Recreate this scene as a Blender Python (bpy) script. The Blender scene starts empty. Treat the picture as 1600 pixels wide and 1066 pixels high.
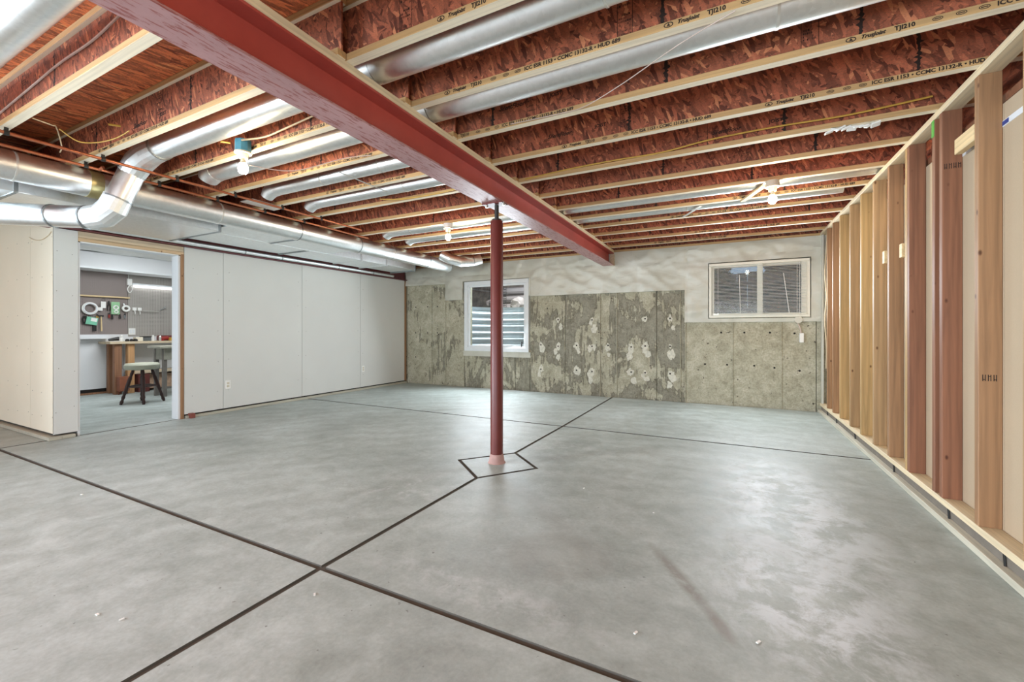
import bpy, bmesh, math, random
from mathutils import Vector, Matrix, noise
random.seed(7)
PI = math.pi
C = bpy.context.scene.collection
SC = bpy.context.scene

# ------------------------------------------------------------------ camera, world, light, exposure
cam = bpy.data.objects.new('camera', bpy.data.cameras.new('camera'))
C.objects.link(cam)
cam.location = (0, 0, 1.115)
cam.rotation_euler = (PI/2, 0, 0.46887)
cam.data.sensor_width = 36
cam.data.lens = 663.6/1600*36
cam.data.shift_y = -16.9/1600
cam.data.clip_start = 0.02
SC.camera = cam

world = bpy.data.worlds.new('sky'); SC.world = world; world.use_nodes = True
wn = world.node_tree
sky = wn.nodes.new('ShaderNodeTexSky'); sky.sky_type = 'HOSEK_WILKIE'; sky.turbidity = 4; sky.ground_albedo = 0.4
sky.sun_direction = Vector((0.4, -0.5, 0.75)).normalized()
bgn = wn.nodes['Background']; wn.links.new(sky.outputs[0], bgn.inputs[0]); bgn.inputs[1].default_value = 1.6

def area(name, loc, target, sx, sy, power, col, spread=PI):
    l = bpy.data.lights.new(name, 'AREA'); l.shape = 'RECTANGLE'; l.size = sx; l.size_y = sy
    l.energy = power; l.color = col; l.spread = spread
    o = bpy.data.objects.new(name, l); C.objects.link(o); o.location = loc
    o.rotation_euler = (Vector(target)-Vector(loc)).to_track_quat('-Z', 'Y').to_euler()
    return o
# added fill lamps behind, left and inside the windows; the workshop's own lights
area('fill_rear', (-2.2, -3.3, 1.15), (-2.2, 5, .9), 7.0, 2.1, 215, (0.80, 0.91, 1.0))  # unseen fill lamp behind the camera, standing in for daylight
area('fill_left', (-8.5, -2.2, 1.2), (1.5, 2.6, .8), 2.2, 2.0, 190, (0.80, 0.91, 1.0), 1.35)  # unseen fill lamp in front of the solid left end wall
area('fill_left_window', (-3.93, 6.84, 1.40), (-3.0, 3.2, .4), 1.15, 1.15, 42, (0.84, 0.93, 1.0))  # added lamp just inside the left window, in place of its daylight
area('fill_slider', (0.385, 6.86, 1.70), (0.1, 3.4, .7), 1.15, 0.72, 40, (0.84, 0.93, 1.0))  # added lamp on the room side of the slider, for window light
area('fill_well_top', (-3.93, 8.0, 2.75), (-3.93, 7.9, 0), 1.5, .8, 60, (0.9, 0.96, 1.0))  # extra unseen lamp brightening the well from above, boosting the sky
area('workshop_light', (-8.2, 3.5, 2.36), (-8.7, 3.5, 0), 1.6, 2.0, 52, (0.93, 0.97, 1.0))
SC.view_settings.view_transform = 'Standard'; SC.view_settings.look = 'None'
SC.view_settings.gamma = 1; SC.view_settings.use_curve_mapping = False
SC.view_settings.exposure = 0.6
BULB = 225.0

# ------------------------------------------------------------------ materials
def hexc(r, g, b):
    f = lambda c: (c/255/12.92 if c/255 <= .04045 else ((c/255+.055)/1.055)**2.4)
    return (f(r), f(g), f(b), 1)
class NT:
    def __init__(s, name):
        s.m = bpy.data.materials.new(name); s.m.use_nodes = True
        s.t = s.m.node_tree; s.n = s.t.nodes; s.b = s.n['Principled BSDF']
    def new(s, t, **k):
        n = s.n.new(t)
        for a, v in k.items(): setattr(n, a, v)
        return n
    def link(s, a, b): s.t.links.new(a, b)
    def coords(s, scale=(1,1,1), rot=(0,0,0), rnd=0, src='Object'):
        tc = s.new('ShaderNodeTexCoord'); mp = s.new('ShaderNodeMapping')
        mp.inputs['Scale'].default_value = scale; mp.inputs['Rotation'].default_value = rot
        if rnd:
            oi = s.new('ShaderNodeObjectInfo'); vm = s.new('ShaderNodeVectorMath', operation='MULTIPLY_ADD')
            vm.inputs[1].default_value = (rnd, rnd*1.7, rnd*.6)
            s.link(oi.outputs['Random'], vm.inputs[0]); s.link(tc.outputs[src], vm.inputs[2])
            s.link(vm.outputs[0], mp.inputs[0])
        else: s.link(tc.outputs[src], mp.inputs[0])
        return mp.outputs[0]
    def noise(s, v, scale, detail=4, rough=.55, dist=0):
        n = s.new('ShaderNodeTexNoise'); n.inputs['Scale'].default_value = scale; n.inputs['Detail'].default_value = detail
        n.inputs['Roughness'].default_value = rough; n.inputs['Distortion'].default_value = dist
        s.link(v, n.inputs['Vector']); return n.outputs['Fac']
    def voro(s, v, scale, feature='F1'):
        n = s.new('ShaderNodeTexVoronoi', feature=feature); n.inputs['Scale'].default_value = scale
        s.link(v, n.inputs['Vector']); return n
    def ramp(s, f, stops, interp='LINEAR'):
        n = s.new('ShaderNodeValToRGB'); n.color_ramp.interpolation = interp
        e = n.color_ramp.elements
        while len(e) < len(stops): e.new(.5)
        for el, (p, c) in zip(e, stops): el.position = p; el.color = c if len(c) == 4 else (*c, 1)
        s.link(f, n.inputs[0]); return n.outputs[0]
    def g(s, f, a, b):
        return s.ramp(f, [(a, (0,0,0,1)), (b, (1,1,1,1))])
    def mix(s, f, a, b, mode='MIX'):
        n = s.new('ShaderNodeMix', data_type='RGBA', blend_type=mode)
        for i, v in ((0, f), (6, a), (7, b)):
            if isinstance(v, (float, int)): n.inputs[i].default_value = v
            elif isinstance(v, tuple): n.inputs[i].default_value = v
            else: s.link(v, n.inputs[i])
        return n.outputs[2]
    def math(s, op, a, b=0.0, c=0.0):
        n = s.new('ShaderNodeMath', operation=op)
        for i, v in enumerate((a, b, c)):
            if isinstance(v, (float, int)): n.inputs[i].default_value = v
            else: s.link(v, n.inputs[i])
        return n.outputs[0]
    def bump(s, f, strength, dist=.01):
        n = s.new('ShaderNodeBump'); n.inputs['Strength'].default_value = strength; n.inputs['Distance'].default_value = dist
        s.link(f, n.inputs['Height']); s.link(n.outputs[0], s.b.inputs['Normal'])
    def fin(s, col=None, rough=.6, metal=0, spec=None):
        if col is not None:
            if isinstance(col, tuple): s.b.inputs['Base Color'].default_value = col
            else: s.link(col, s.b.inputs['Base Color'])
        if isinstance(rough, (float, int)): s.b.inputs['Roughness'].default_value = rough
        else: s.link(rough, s.b.inputs['Roughness'])
        s.b.inputs['Metallic'].default_value = metal
        if spec is not None: s.b.inputs['Specular IOR Level'].default_value = spec
        return s.m

def plain(name, rgb, rough=.6, metal=0, var=.12, scale=14, spec=None):
    t = NT(name); v = t.coords(rnd=3); f = t.noise(v, scale, 5)
    c = hexc(*rgb); d = tuple(x*(1-var) for x in c[:3])+(1,); e = tuple(min(1, x*(1+var)) for x in c[:3])+(1,)
    return t.fin(t.ramp(f, [(.3, d), (.7, e)]), rough, metal, spec)

def osb(name, axis, base, light, dark, soft=0):
    """oriented strand board: three layers of long flat flakes laid at different angles"""
    t = NT(name)
    cols = []
    for k, ang in enumerate((0.15, 1.05, -0.75, 1.9)):
        rot = {'y': (0, ang, 0), 'z': (0, 0, ang)}[axis]
        if soft: rot = (0, 0, ang*.22)
        tc = t.coords(rnd=9)
        rt = t.new('ShaderNodeVectorRotate', rotation_type='EULER_XYZ'); rt.inputs['Rotation'].default_value = rot
        t.link(tc, rt.inputs['Vector'])
        mp = t.new('ShaderNodeMapping'); t.link(rt.outputs[0], mp.inputs[0])
        mp.inputs['Location'].default_value = (3.1*k, 1.7*k, 2.3*k)
        if axis == 'y': mp.inputs['Scale'].default_value = (14, 12, 62)
        else: mp.inputs['Scale'].default_value = (44, 9, 12)
        vo = t.voro(mp.outputs[0], 1.0)
        sp = t.new('ShaderNodeSeparateColor'); t.link(vo.outputs['Color'], sp.inputs[0])
        cols.append((sp.outputs[0], sp.outputs[1], vo.outputs['Distance']))
    stops = [(0, hexc(*dark)), (.18, hexc(*[int(b*.78) for b in base])), (.55, hexc(*base)), (.90, hexc(*[min(255, int(b*1.15)) for b in base])), (1, hexc(*light))]
    c = t.ramp(cols[0][0], stops)
    for k in (1, 2, 3):
        m = t.g(cols[k][1], .52, .54)
        c = t.mix(m, c, t.ramp(cols[k][0], stops))
    fine = t.noise(t.coords((30, 30, 30) if axis == 'z' else (40, 40, 60), rnd=4), 3.0, 6, .7)
    c = t.mix(.55, c, t.ramp(fine, [(.34, hexc(*[int(d*.8) for d in dark])), (.52, hexc(*base)), (.75, hexc(*[min(255, int(b*1.3)) for b in base]))]), 'OVERLAY')
    blot = t.noise(t.coords((9, 9, 9), rnd=6), 1.6, 3, .5)
    c = t.mix(t.g(blot, .68, .76), c, hexc(*[int(d*.75) for d in dark]))
    t.bump(cols[0][2], .25, .003)
    return t.fin(c, .62)

def lumber(name, axis, base, knots=True, contrast=.25):
    t = NT(name)
    sc = {'x': (1.2, 34, 34), 'y': (34, 1.2, 34), 'z': (34, 34, 1.2)}[axis]
    v = t.coords(sc, rnd=5)
    f = t.noise(v, 1.0, 6, .6, .6)
    wv = t.new('ShaderNodeTexWave', wave_type='RINGS', rings_direction={'x': 'X', 'y': 'Y', 'z': 'Z'}[axis])
    wv.inputs['Scale'].default_value = 14; wv.inputs['Distortion'].default_value = 3.5; wv.inputs['Detail'].default_value = 2
    wv.inputs['Detail Scale'].default_value = .6
    sc2 = {'x': (.25, 1, 1), 'y': (1, .25, 1), 'z': (1, 1, .25)}[axis]
    t.link(t.coords(sc2, rnd=2), wv.inputs['Vector'])
    b = hexc(*base)
    d = tuple(x*(1-contrast*1.5) for x in b[:3])+(1,); l = tuple(min(1, x*(1+contrast)) for x in b[:3])+(1,)
    c = t.ramp(f, [(.3, d), (.5, b), (.72, l)])
    c = t.mix(t.math('MULTIPLY', t.g(wv.outputs['Fac'], .55, 1.0), .45), c, d)
    if knots:
        sk = {'x': (1.6, 14, 14), 'y': (14, 1.6, 14), 'z': (10, 10, 2.4)}[axis]
        vo = t.voro(t.coords((13, 13, 7), rnd=3), 1.0)
        sp = t.new('ShaderNodeSeparateColor'); t.link(vo.outputs['Color'], sp.inputs[0])
        m = t.math('MULTIPLY', t.ramp(vo.outputs['Distance'], [(.05, (1,1,1,1)), (.13, (0,0,0,1))]), t.g(sp.outputs[0], .45, .47))
        c = t.mix(m, c, (b[0]*.30, b[1]*.20, b[2]*.14, 1))
    t.bump(f, .15, .002)
    return t.fin(c, .6)

def galv(name, tone=(243, 246, 247), rough=.36):
    t = NT(name)
    vo = t.voro(t.coords((40, 40, 40), rnd=2), 1.0)
    sp = t.new('ShaderNodeSeparateColor'); t.link(vo.outputs['Color'], sp.inputs[0])
    b = hexc(*tone)
    c = t.ramp(sp.outputs[0], [(0, tuple(x*.93 for x in b[:3])+(1,)), (1, b)])
    f = t.noise(t.coords((5, 5, 5), rnd=2), 1.5, 5, .6)
    r = t.math('MULTIPLY_ADD', f, .22, rough-.11)
    t.bump(t.noise(t.coords((2, 2, 2), rnd=1), 2.0, 1), .03, .02)
    return t.fin(c, r, 1.0)

M = {}
RED = (128, 62, 46)
M['osb_web'] = osb('osb_web', 'y', (168, 112, 86), (218, 176, 132), (96, 54, 40))
M['osb_deck'] = osb('osb_deck', 'z', (206, 140, 98), (232, 190, 138), (122, 68, 46), soft=1)
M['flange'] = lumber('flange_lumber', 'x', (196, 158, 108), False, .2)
M['veneer_lit'] = lumber('flange_veneer_lit', 'x', (238, 226, 202), False, .10)  # face veneer, paled further to put light from below on the undersides
M['plate_y'] = lumber('plate_lumber', 'y', (222, 204, 170), False, .14)
M['plate_pine'] = lumber('plate_pine', 'y', (204, 186, 158), False, .16)
STUDC = {'tan': (172, 138, 98), 'red': (136, 90, 65), 'yellow': (184, 150, 100), 'brown': (154, 116, 82)}
for k, c in STUDC.items(): M['stud_'+k] = lumber('stud_lumber_'+k, 'z', c, True, .2)
M['pine_x'] = lumber('block_pine', 'y', (222, 196, 150), False, .15)
M['pine_z'] = lumber('bench_pine', 'z', (196, 150, 104), True, .2)
M['pine_dark'] = lumber('bench_fir', 'z', (150, 108, 80), True, .25)

def steel(name, rgb, scuff, dens):
    t = NT(name); v = t.coords(rnd=1)
    f = t.noise(v, 2.2, 6, .6)
    b = hexc(*rgb); c = t.ramp(f, [(.3, tuple(x*.82 for x in b[:3])+(1,)), (.7, tuple(min(1, x*1.12) for x in b[:3])+(1,))])
    s = t.noise(t.coords((26, 3.5, 26)), 2.4, 6, .7)
    c = t.mix(t.g(s, dens, dens+.05), c, hexc(*scuff))
    return t.fin(c, .42)
M['red_paint'] = steel('red_oxide_paint', (172, 74, 64), (160, 112, 106), .74)
M['red_flange'] = steel('worn_red_flange', (176, 134, 134), (140, 76, 72), .53)
M['red_post'] = steel('red_post_paint', (104, 42, 37), (84, 38, 34), .66)
M['red_dark'] = steel('dark_red_beam', (112, 56, 58), (80, 44, 44), .66)
M['galv'] = galv('galvanized_steel'); M['galv_dull'] = galv('galvanized_sheet', (244, 248, 249), .5)
M['galv_dark'] = galv('galvanized_joint', (158, 164, 166), .42)
M['foil_tape'] = plain('foil_tape', (215, 215, 210), .35, .6)
M['copper'] = plain('copper_pipe', (188, 116, 84), .36, .75, .15, 20)
M['black_iron'] = plain('black_iron', (30, 28, 26), .5)
M['zinc'] = plain('zinc_strap', (215, 215, 210), .35, .7)

def drywall(name, rgb, rough=.75):
    t = NT(name); f = t.noise(t.coords(rnd=4), .9, 4); b = hexc(*rgb)
    c = t.ramp(f, [(.3, tuple(x*.95 for x in b[:3])+(1,)), (.7, tuple(min(1, x*1.03) for x in b[:3])+(1,))])
    g = t.noise(t.coords((60, 60, 60)), 2.5, 3); c = t.mix(.06, c, g, 'OVERLAY')
    return t.fin(c, rough)
M['drywall'] = drywall('drywall_paper', (213, 214, 210))
M['drywall_cream'] = drywall('drywall_cream', (228, 220, 200))
M['drywall_back'] = drywall('drywall_back_paper', (186, 166, 140))
M['drywall_white'] = drywall('white_board', (226, 228, 230))
M['joint'] = plain('joint_shadow_gap', (66, 64, 58), .9)
M['gap'] = plain('cavity_shade', (34, 31, 28), .95)  # near-black colour puts shade into gaps and cavities
M['screw'] = plain('drywall_screw', (110, 104, 96), .5)
M['vinyl'] = plain('white_vinyl', (226, 230, 232), .35, 0, .03)
M['vinyl_cream'] = plain('cream_vinyl', (232, 228, 214), .38, 0, .03)
M['plastic_white'] = plain('white_plastic', (236, 236, 232), .4, 0, .03)
M['plastic_blue'] = plain('blue_box_plastic', (74, 138, 158), .45)
M['porcelain'] = plain('porcelain', (206, 198, 178), .3, 0, .03)
M['cable_cream'] = plain('cream_cable', (210, 190, 156), .5)
M['cable_yellow'] = plain('yellow_cable', (200, 160, 70), .5)
M['cable_white'] = plain('white_cable', (200, 180, 170), .5)
M['ink'] = plain('printing_ink', (38, 26, 20), .7)
M['green_paint'] = plain('green_marking_paint', (98, 176, 74), .6)
M['treated'] = lumber('treated_plate', 'y', (196, 190, 172), False, .15)
M['cream_plate'] = lumber('cream_floor_plate', 'y', (178, 174, 158), False, .15)

def conc_floor():
    t = NT('concrete_slab'); v = t.coords()
    a = t.noise(v, .55, 6, .6, .8); b = t.noise(v, 3.2, 8, .65, 1.2); fine = t.noise(v, 60, 4, .6)
    c = t.ramp(a, [(.28, hexc(151, 159, 156)), (.5, hexc(169, 178, 175)), (.72, hexc(188, 197, 196))])
    c = t.mix(.7, c, t.ramp(b, [(.3, (.36,.36,.35,1)), (.55, (.5,.5,.5,1)), (.75, (.6,.6,.6,1))]), 'OVERLAY')
    arcs = t.new('ShaderNodeTexWave', wave_type='RINGS', rings_direction='Z'); arcs.inputs['Scale'].default_value = 1.1; arcs.inputs['Distortion'].default_value = 9; arcs.inputs['Detail'].default_value = 5; arcs.inputs['Detail Scale'].default_value = 1.6; arcs.inputs['Detail Roughness'].default_value = .7
    t.link(v, arcs.inputs['Vector'])
    c = t.mix(.32, c, t.ramp(arcs.outputs['Fac'], [(.1, (.42,.42,.41,1)), (.5, (.5,.5,.5,1)), (.95, (.58,.58,.58,1))]), 'OVERLAY')
    c = t.mix(.4, c, t.ramp(t.noise(v, 13, 7, .7, .4), [(.32, (.38,.38,.37,1)), (.5, (.5,.5,.5,1)), (.7, (.62,.62,.62,1))]), 'OVERLAY')
    spk = t.noise(v, 34, 2, .5)
    c = t.mix(t.math('MULTIPLY', t.g(spk, .73, .76), .6), c, hexc(96, 94, 88))
    c = t.mix(.32, c, t.ramp(fine, [(.3, (.38,.38,.37,1)), (.7, (.62,.62,.62,1))]), 'OVERLAY')
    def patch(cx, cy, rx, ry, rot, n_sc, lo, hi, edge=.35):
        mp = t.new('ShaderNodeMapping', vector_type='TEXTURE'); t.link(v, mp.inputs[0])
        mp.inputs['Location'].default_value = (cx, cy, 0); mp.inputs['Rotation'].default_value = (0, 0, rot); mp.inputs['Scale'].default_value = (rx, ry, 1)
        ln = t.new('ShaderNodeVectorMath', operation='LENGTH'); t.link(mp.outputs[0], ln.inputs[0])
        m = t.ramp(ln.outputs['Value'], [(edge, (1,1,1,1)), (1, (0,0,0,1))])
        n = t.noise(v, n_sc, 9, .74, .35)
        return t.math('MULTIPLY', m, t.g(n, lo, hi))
    # pale scuffs with window glare painted in, the post's painted shadow, a brown streak
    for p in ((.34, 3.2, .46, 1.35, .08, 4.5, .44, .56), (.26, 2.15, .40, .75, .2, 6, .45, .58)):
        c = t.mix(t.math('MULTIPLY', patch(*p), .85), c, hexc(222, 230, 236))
    for p in ((-.19, 2.05, .045, .36, .58, 14, .25, .5), (-.02, 1.78, .04, .12, .5, 14, .2, .45)):
        c = t.mix(t.math('MULTIPLY', patch(*p), .6), c, hexc(118, 106, 92))
    for p in ((-1.0, 2.4, .12, .75, .85, 3, .1, .4, .2), (-.75, 1.98, .3, .25, .2, 3, .35, .5, .8), (-6.6, 1.5, 1.4, .4, 0, 2, .2, .6, .1), (-3.9, 1.0, .8, .35, .4, 3, .45, .6, .1)):  # post's shadow painted as a streak, plus plain dark patches
        c = t.mix(t.math('MULTIPLY', patch(*p), .30), c, hexc(136, 134, 126))
    for p in ((-2.0, 2.3, .5, .5, 0, 4.5, .52, .62), (-1.55, 3.9, .9, .6, .2, 5, .5, .64), (-.95, 1.55, .8, .14, -.02, 9, .45, .62)):
        c = t.mix(t.math('MULTIPLY', patch(*p), .4), c, hexc(214, 218, 220))
    r = t.math('MULTIPLY_ADD', b, .35, .34)
    t.bump(b, .10, .012)
    return t.fin(c, r)
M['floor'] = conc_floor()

def conc_wall(name, damp, seed):
    t = NT(name); v = t.coords()
    off = t.new('ShaderNodeMapping'); t.link(v, off.inputs[0]); off.inputs['Location'].default_value = (seed, 0, seed*.3); v2 = off.outputs[0]
    big = t.noise(v2, 1.5, 5, .6, 1.0); mid = t.noise(v2, 6, 8, .7, .6); fine = t.noise(v2, 46, 5, .7)
    st = t.new('ShaderNodeMapping'); t.link(v2, st.inputs[0]); st.inputs['Scale'].default_value = (16, 16, 1.4)
    streak = t.noise(st.outputs[0], 1.6, 5, .6)
    dry = t.ramp(mid, [(.3, hexc(146, 141, 120)), (.5, hexc(172, 167, 146)), (.75, hexc(198, 194, 176))])
    wet = t.ramp(mid, [(.3, hexc(116, 112, 98)), (.55, hexc(144, 140, 124)), (.8, hexc(164, 160, 144))])
    s = t.math('ADD', t.math('MULTIPLY', big, .75), t.math('MULTIPLY', streak, .35))
    m = t.g(s, damp, damp+.03)
    c = t.mix(m, wet, dry)
    # dark tide line at the border of each damp patch
    edge = t.ramp(s, [(damp-.035, (0,0,0,1)), (damp-.004, (1,1,1,1)), (damp+.008, (1,1,1,1)), (damp+.02, (0,0,0,1))])
    c = t.mix(t.math('MULTIPLY', edge, .6), c, hexc(104, 98, 82))
    c = t.mix(.7, c, t.ramp(fine, [(.3, (.3,.3,.28,1)), (.5, (.5,.5,.5,1)), (.7, (.66,.66,.65,1))]), 'OVERLAY')
    pit = t.noise(v2, 20, 3, .5)
    c = t.mix(t.g(pit, .69, .73), c, hexc(78, 72, 60))
    t.bump(fine, .4, .006)
    return t.fin(c, .82)
M['conc_stained'] = conc_wall('stained_foundation', .545, 3.3)
M['conc_left'] = conc_wall('foundation_left', .46, 8.1)
M['conc_clean'] = conc_wall('foundation_right', .36, 1.2)
M['lime'] = plain('lime_bloom', (206, 203, 188), .85, 0, .2, 30)

def poly():
    t = NT('poly_sheet'); v = t.coords()
    f = t.noise(v, 1.8, 5, .55, .5)
    c = t.ramp(f, [(.3, hexc(190, 188, 174)), (.7, hexc(208, 207, 196))])
    cr = t.math('ABSOLUTE', t.math('SUBTRACT', t.noise(t.coords((1.1, 1.1, 2.6), rot=(0, .45, 0)), 1.6, 1.5, .5, 1.2), .5))
    w = t.noise(t.coords((1.2, 1.2, 4.0), rot=(0, -.3, 0)), 2.0, 2, .5, .6)
    t.bump(t.math('ADD', t.math('MULTIPLY', t.math('MINIMUM', cr, .06), -4.0), w), .16, .03)
    return t.fin(c, .36)
M['poly'] = poly()

def clear(name, tint, gloss):
    m = bpy.data.materials.new(name); m.use_nodes = True; t = m.node_tree; t.nodes.clear()
    o = t.nodes.new('ShaderNodeOutputMaterial'); mx = t.nodes.new('ShaderNodeMixShader'); mx.inputs[0].default_value = gloss
    a = t.nodes.new('ShaderNodeBsdfTransparent'); a.inputs[0].default_value = tint
    b = t.nodes.new('ShaderNodeBsdfGlossy'); b.inputs['Roughness'].default_value = .02
    t.links.new(a.outputs[0], mx.inputs[1]); t.links.new(b.outputs[0], mx.inputs[2]); t.links.new(mx.outputs[0], o.inputs[0])
    return m
M['glass'] = clear('window_glass', (.95, .97, .97, 1), .035)
def emit(name, col, s):
    m = bpy.data.materials.new(name); m.use_nodes = True; b = m.node_tree.nodes['Principled BSDF']
    b.inputs['Base Color'].default_value = (1, 1, 1, 1); b.inputs['Emission Color'].default_value = (*col, 1); b.inputs['Emission Strength'].default_value = s
    return m
M['bulb'] = emit('lit_bulb', (1.0, .84, .57), BULB)
M['bulb_neck'] = plain('bulb_neck', (190, 182, 164), .4)
M['tube'] = emit('lit_tube', (.95, .97, 1.0), 3.0)

def pegboard(name, rgb):
    t = NT(name); v = t.coords()
    f = t.noise(v, 1.2, 4); b = hexc(*rgb)
    c = t.ramp(f, [(.3, tuple(x*.86 for x in b[:3])+(1,)), (.7, tuple(x*1.1 for x in b[:3])+(1,))])
    fr = t.new('ShaderNodeVectorMath', operation='FRACTION'); mp = t.new('ShaderNodeMapping'); mp.inputs['Scale'].default_value = (39.4, 39.4, 39.4)
    t.link(v, mp.inputs[0]); t.link(mp.outputs[0], fr.inputs[0])
    sb = t.new('ShaderNodeVectorMath', operation='SUBTRACT'); sb.inputs[1].default_value = (.5, .5, .5); t.link(fr.outputs[0], sb.inputs[0])
    ml = t.new('ShaderNodeVectorMath', operation='MULTIPLY'); ml.inputs[1].default_value = (0, 1, 1); t.link(sb.outputs[0], ml.inputs[0])
    ln = t.new('ShaderNodeVectorMath', operation='LENGTH'); t.link(ml.outputs[0], ln.inputs[0])
    c = t.mix(t.ramp(ln.outputs['Value'], [(.2, (1,1,1,1)), (.26, (0,0,0,1))]), c, hexc(50, 44, 42))
    return t.fin(c, .6)
M['peg_dark'] = pegboard('pegboard_brown', (150, 138, 134)); M['peg_light'] = pegboard('pegboard_grey', (172, 167, 160))

# ------------------------------------------------------------------ geometry helpers
class G:
    def __init__(s): s.bm = bmesh.new()
    def box(s, x0, x1, y0, y1, z0, z1, bev=0):
        r = bmesh.ops.create_cube(s.bm, size=1)
        v = r['verts']
        bmesh.ops.scale(s.bm, vec=(x1-x0, y1-y0, z1-z0), verts=v)
        bmesh.ops.translate(s.bm, vec=((x0+x1)/2, (y0+y1)/2, (z0+z1)/2), verts=v)
        if bev:
            e = list({e for q in v for e in q.link_edges})
            bmesh.ops.bevel(s.bm, geom=e, offset=bev, segments=1, affect='EDGES', profile=.5)
        return s
    def obox(s, c, size, rot, bev=0):
        r = bmesh.ops.create_cube(s.bm, size=1); v = r['verts']
        mat = Matrix.Translation(c) @ rot.to_4x4() @ Matrix.Diagonal((*size, 1))
        bmesh.ops.transform(s.bm, matrix=mat, verts=v)
        if bev:
            e = list({e for q in v for e in q.link_edges})
            bmesh.ops.bevel(s.bm, geom=e, offset=bev, segments=1, affect='EDGES', profile=.5)
        return s
    def tube(s, path, r, n=12, cap=True):
        P = [Vector(p) for p in path]; rings = []; rr = r if isinstance(r, (list, tuple)) else [r]*len(P)
        up = Vector((0, 0, 1)); prev = None
        for i, p in enumerate(P):
            d = ((P[min(i+1, len(P)-1)]-p).normalized()+(p-P[max(i-1, 0)]).normalized())
            if d.length < 1e-6: d = P[min(i+1, len(P)-1)]-P[max(i-1, 0)]
            d.normalize()
            if prev is None:
                a = d.orthogonal().normalized() if abs(d.z) > .95 else d.cross(up).normalized()
            else:
                a = (prev-d*prev.dot(d)).normalized()
            prev = a; b = d.cross(a)
            # keep the section round across a mitre
            k = 1.0
            if 0 < i < len(P)-1:
                c = max(.5, d.dot((P[i+1]-p).normalized())); k = 1.0/ (c**.5)
            rings.append([s.bm.verts.new(p+(a*math.cos(2*PI*j/n)+b*math.sin(2*PI*j/n))*rr[i]*k) for j in range(n)])
        for A, B in zip(rings, rings[1:]):
            for j in range(n): s.bm.faces.new((A[j], A[(j+1) % n], B[(j+1) % n], B[j]))
        if cap:
            s.bm.faces.new(rings[0][::-1]); s.bm.faces.new(rings[-1])
        return s
    def lathe(s, c, prof, n=20, axis='z'):
        """prof: list of (radius, height along the axis)"""
        rings = []
        for r, h in prof:
            ring = []
            for j in range(n):
                a = 2*PI*j/n; u, w = max(r, 1e-5)*math.cos(a), max(r, 1e-5)*math.sin(a)
                p = {'z': (u, w, h), 'y': (w, h, u), 'x': (h, u, w)}[axis]
                ring.append(s.bm.verts.new((c[0]+p[0], c[1]+p[1], c[2]+p[2])))
            rings.append(ring)
        for A, B in zip(rings, rings[1:]):
            for j in range(n): s.bm.faces.new((A[j], A[(j+1) % n], B[(j+1) % n], B[j]))
        s.bm.faces.new(rings[0][::-1]); s.bm.faces.new(rings[-1])
        return s
    def prism(s, pts, z0, z1):
        A = [s.bm.verts.new((x, y, z0)) for x, y in pts]; B = [s.bm.verts.new((x, y, z1)) for x, y in pts]
        s.bm.faces.new(A[::-1]); s.bm.faces.new(B)
        n = len(pts)
        for i in range(n): s.bm.faces.new((A[i], A[(i+1) % n], B[(i+1) % n], B[i]))
        return s
    def extr(s, pts, p0, p1, plane):
        """closed outline in a plane ('yz' swept along x, 'xz' swept along y)"""
        f = (lambda a, b, t: (t, a, b)) if plane == 'yz' else (lambda a, b, t: (a, t, b))
        A = [s.bm.verts.new(f(a, b, p0)) for a, b in pts]; B = [s.bm.verts.new(f(a, b, p1)) for a, b in pts]
        s.bm.faces.new(A); s.bm.faces.new(B[::-1]); n = len(pts)
        for i in range(n): s.bm.faces.new((A[i], B[i], B[(i+1) % n], A[(i+1) % n]))
        return s

def wloc(o):
    v = Vector((0, 0, 0))
    while o is not None: v += Vector(o.location); o = o.parent
    return v
def obj(name, g, mat, parent=None, smooth=False, origin=None, **props):
    """one mesh object; geometry is given in world coordinates"""
    bm = g.bm
    bmesh.ops.recalc_face_normals(bm, faces=bm.faces)
    base = wloc(parent) if parent else Vector((0, 0, 0))
    org = Vector(origin) if origin is not None else (base.copy() if parent else Vector((0, 0, 0)))
    bmesh.ops.translate(bm, vec=-org, verts=bm.verts)
    me = bpy.data.meshes.new(name); bm.to_mesh(me); bm.free()
    me.materials.append(mat)
    if smooth:
        me.shade_smooth(); me.set_sharp_from_angle(angle=.6)
    o = bpy.data.objects.new(name, me); C.objects.link(o)
    if parent: o.parent = parent
    o.location = org-base
    for k, v in props.items(): o[k] = v
    return o
def share(name, me, loc, parent, **props):
    """another object on existing mesh data, placed at a world location"""
    o = bpy.data.objects.new(name, me); C.objects.link(o); o.parent = parent
    o.location = Vector(loc)-wloc(parent)
    for k, v in props.items(): o[k] = v
    return o
def thing(name, label, cat, loc, group=None):
    o = bpy.data.objects.new(name, None); C.objects.link(o); o.location = loc; o.empty_display_size = .1
    o['label'] = label; o['category'] = cat
    if group: o['group'] = group
    return o
def tag(o, label, cat, group=None):
    o['label'] = label; o['category'] = cat
    if group: o['group'] = group
    return o
def structure(name, label, loc=(0, 0, 0)):
    o = bpy.data.objects.new(name, None); C.objects.link(o); o.location = loc; o['kind'] = 'structure'; o['label'] = label
    return o
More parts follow.
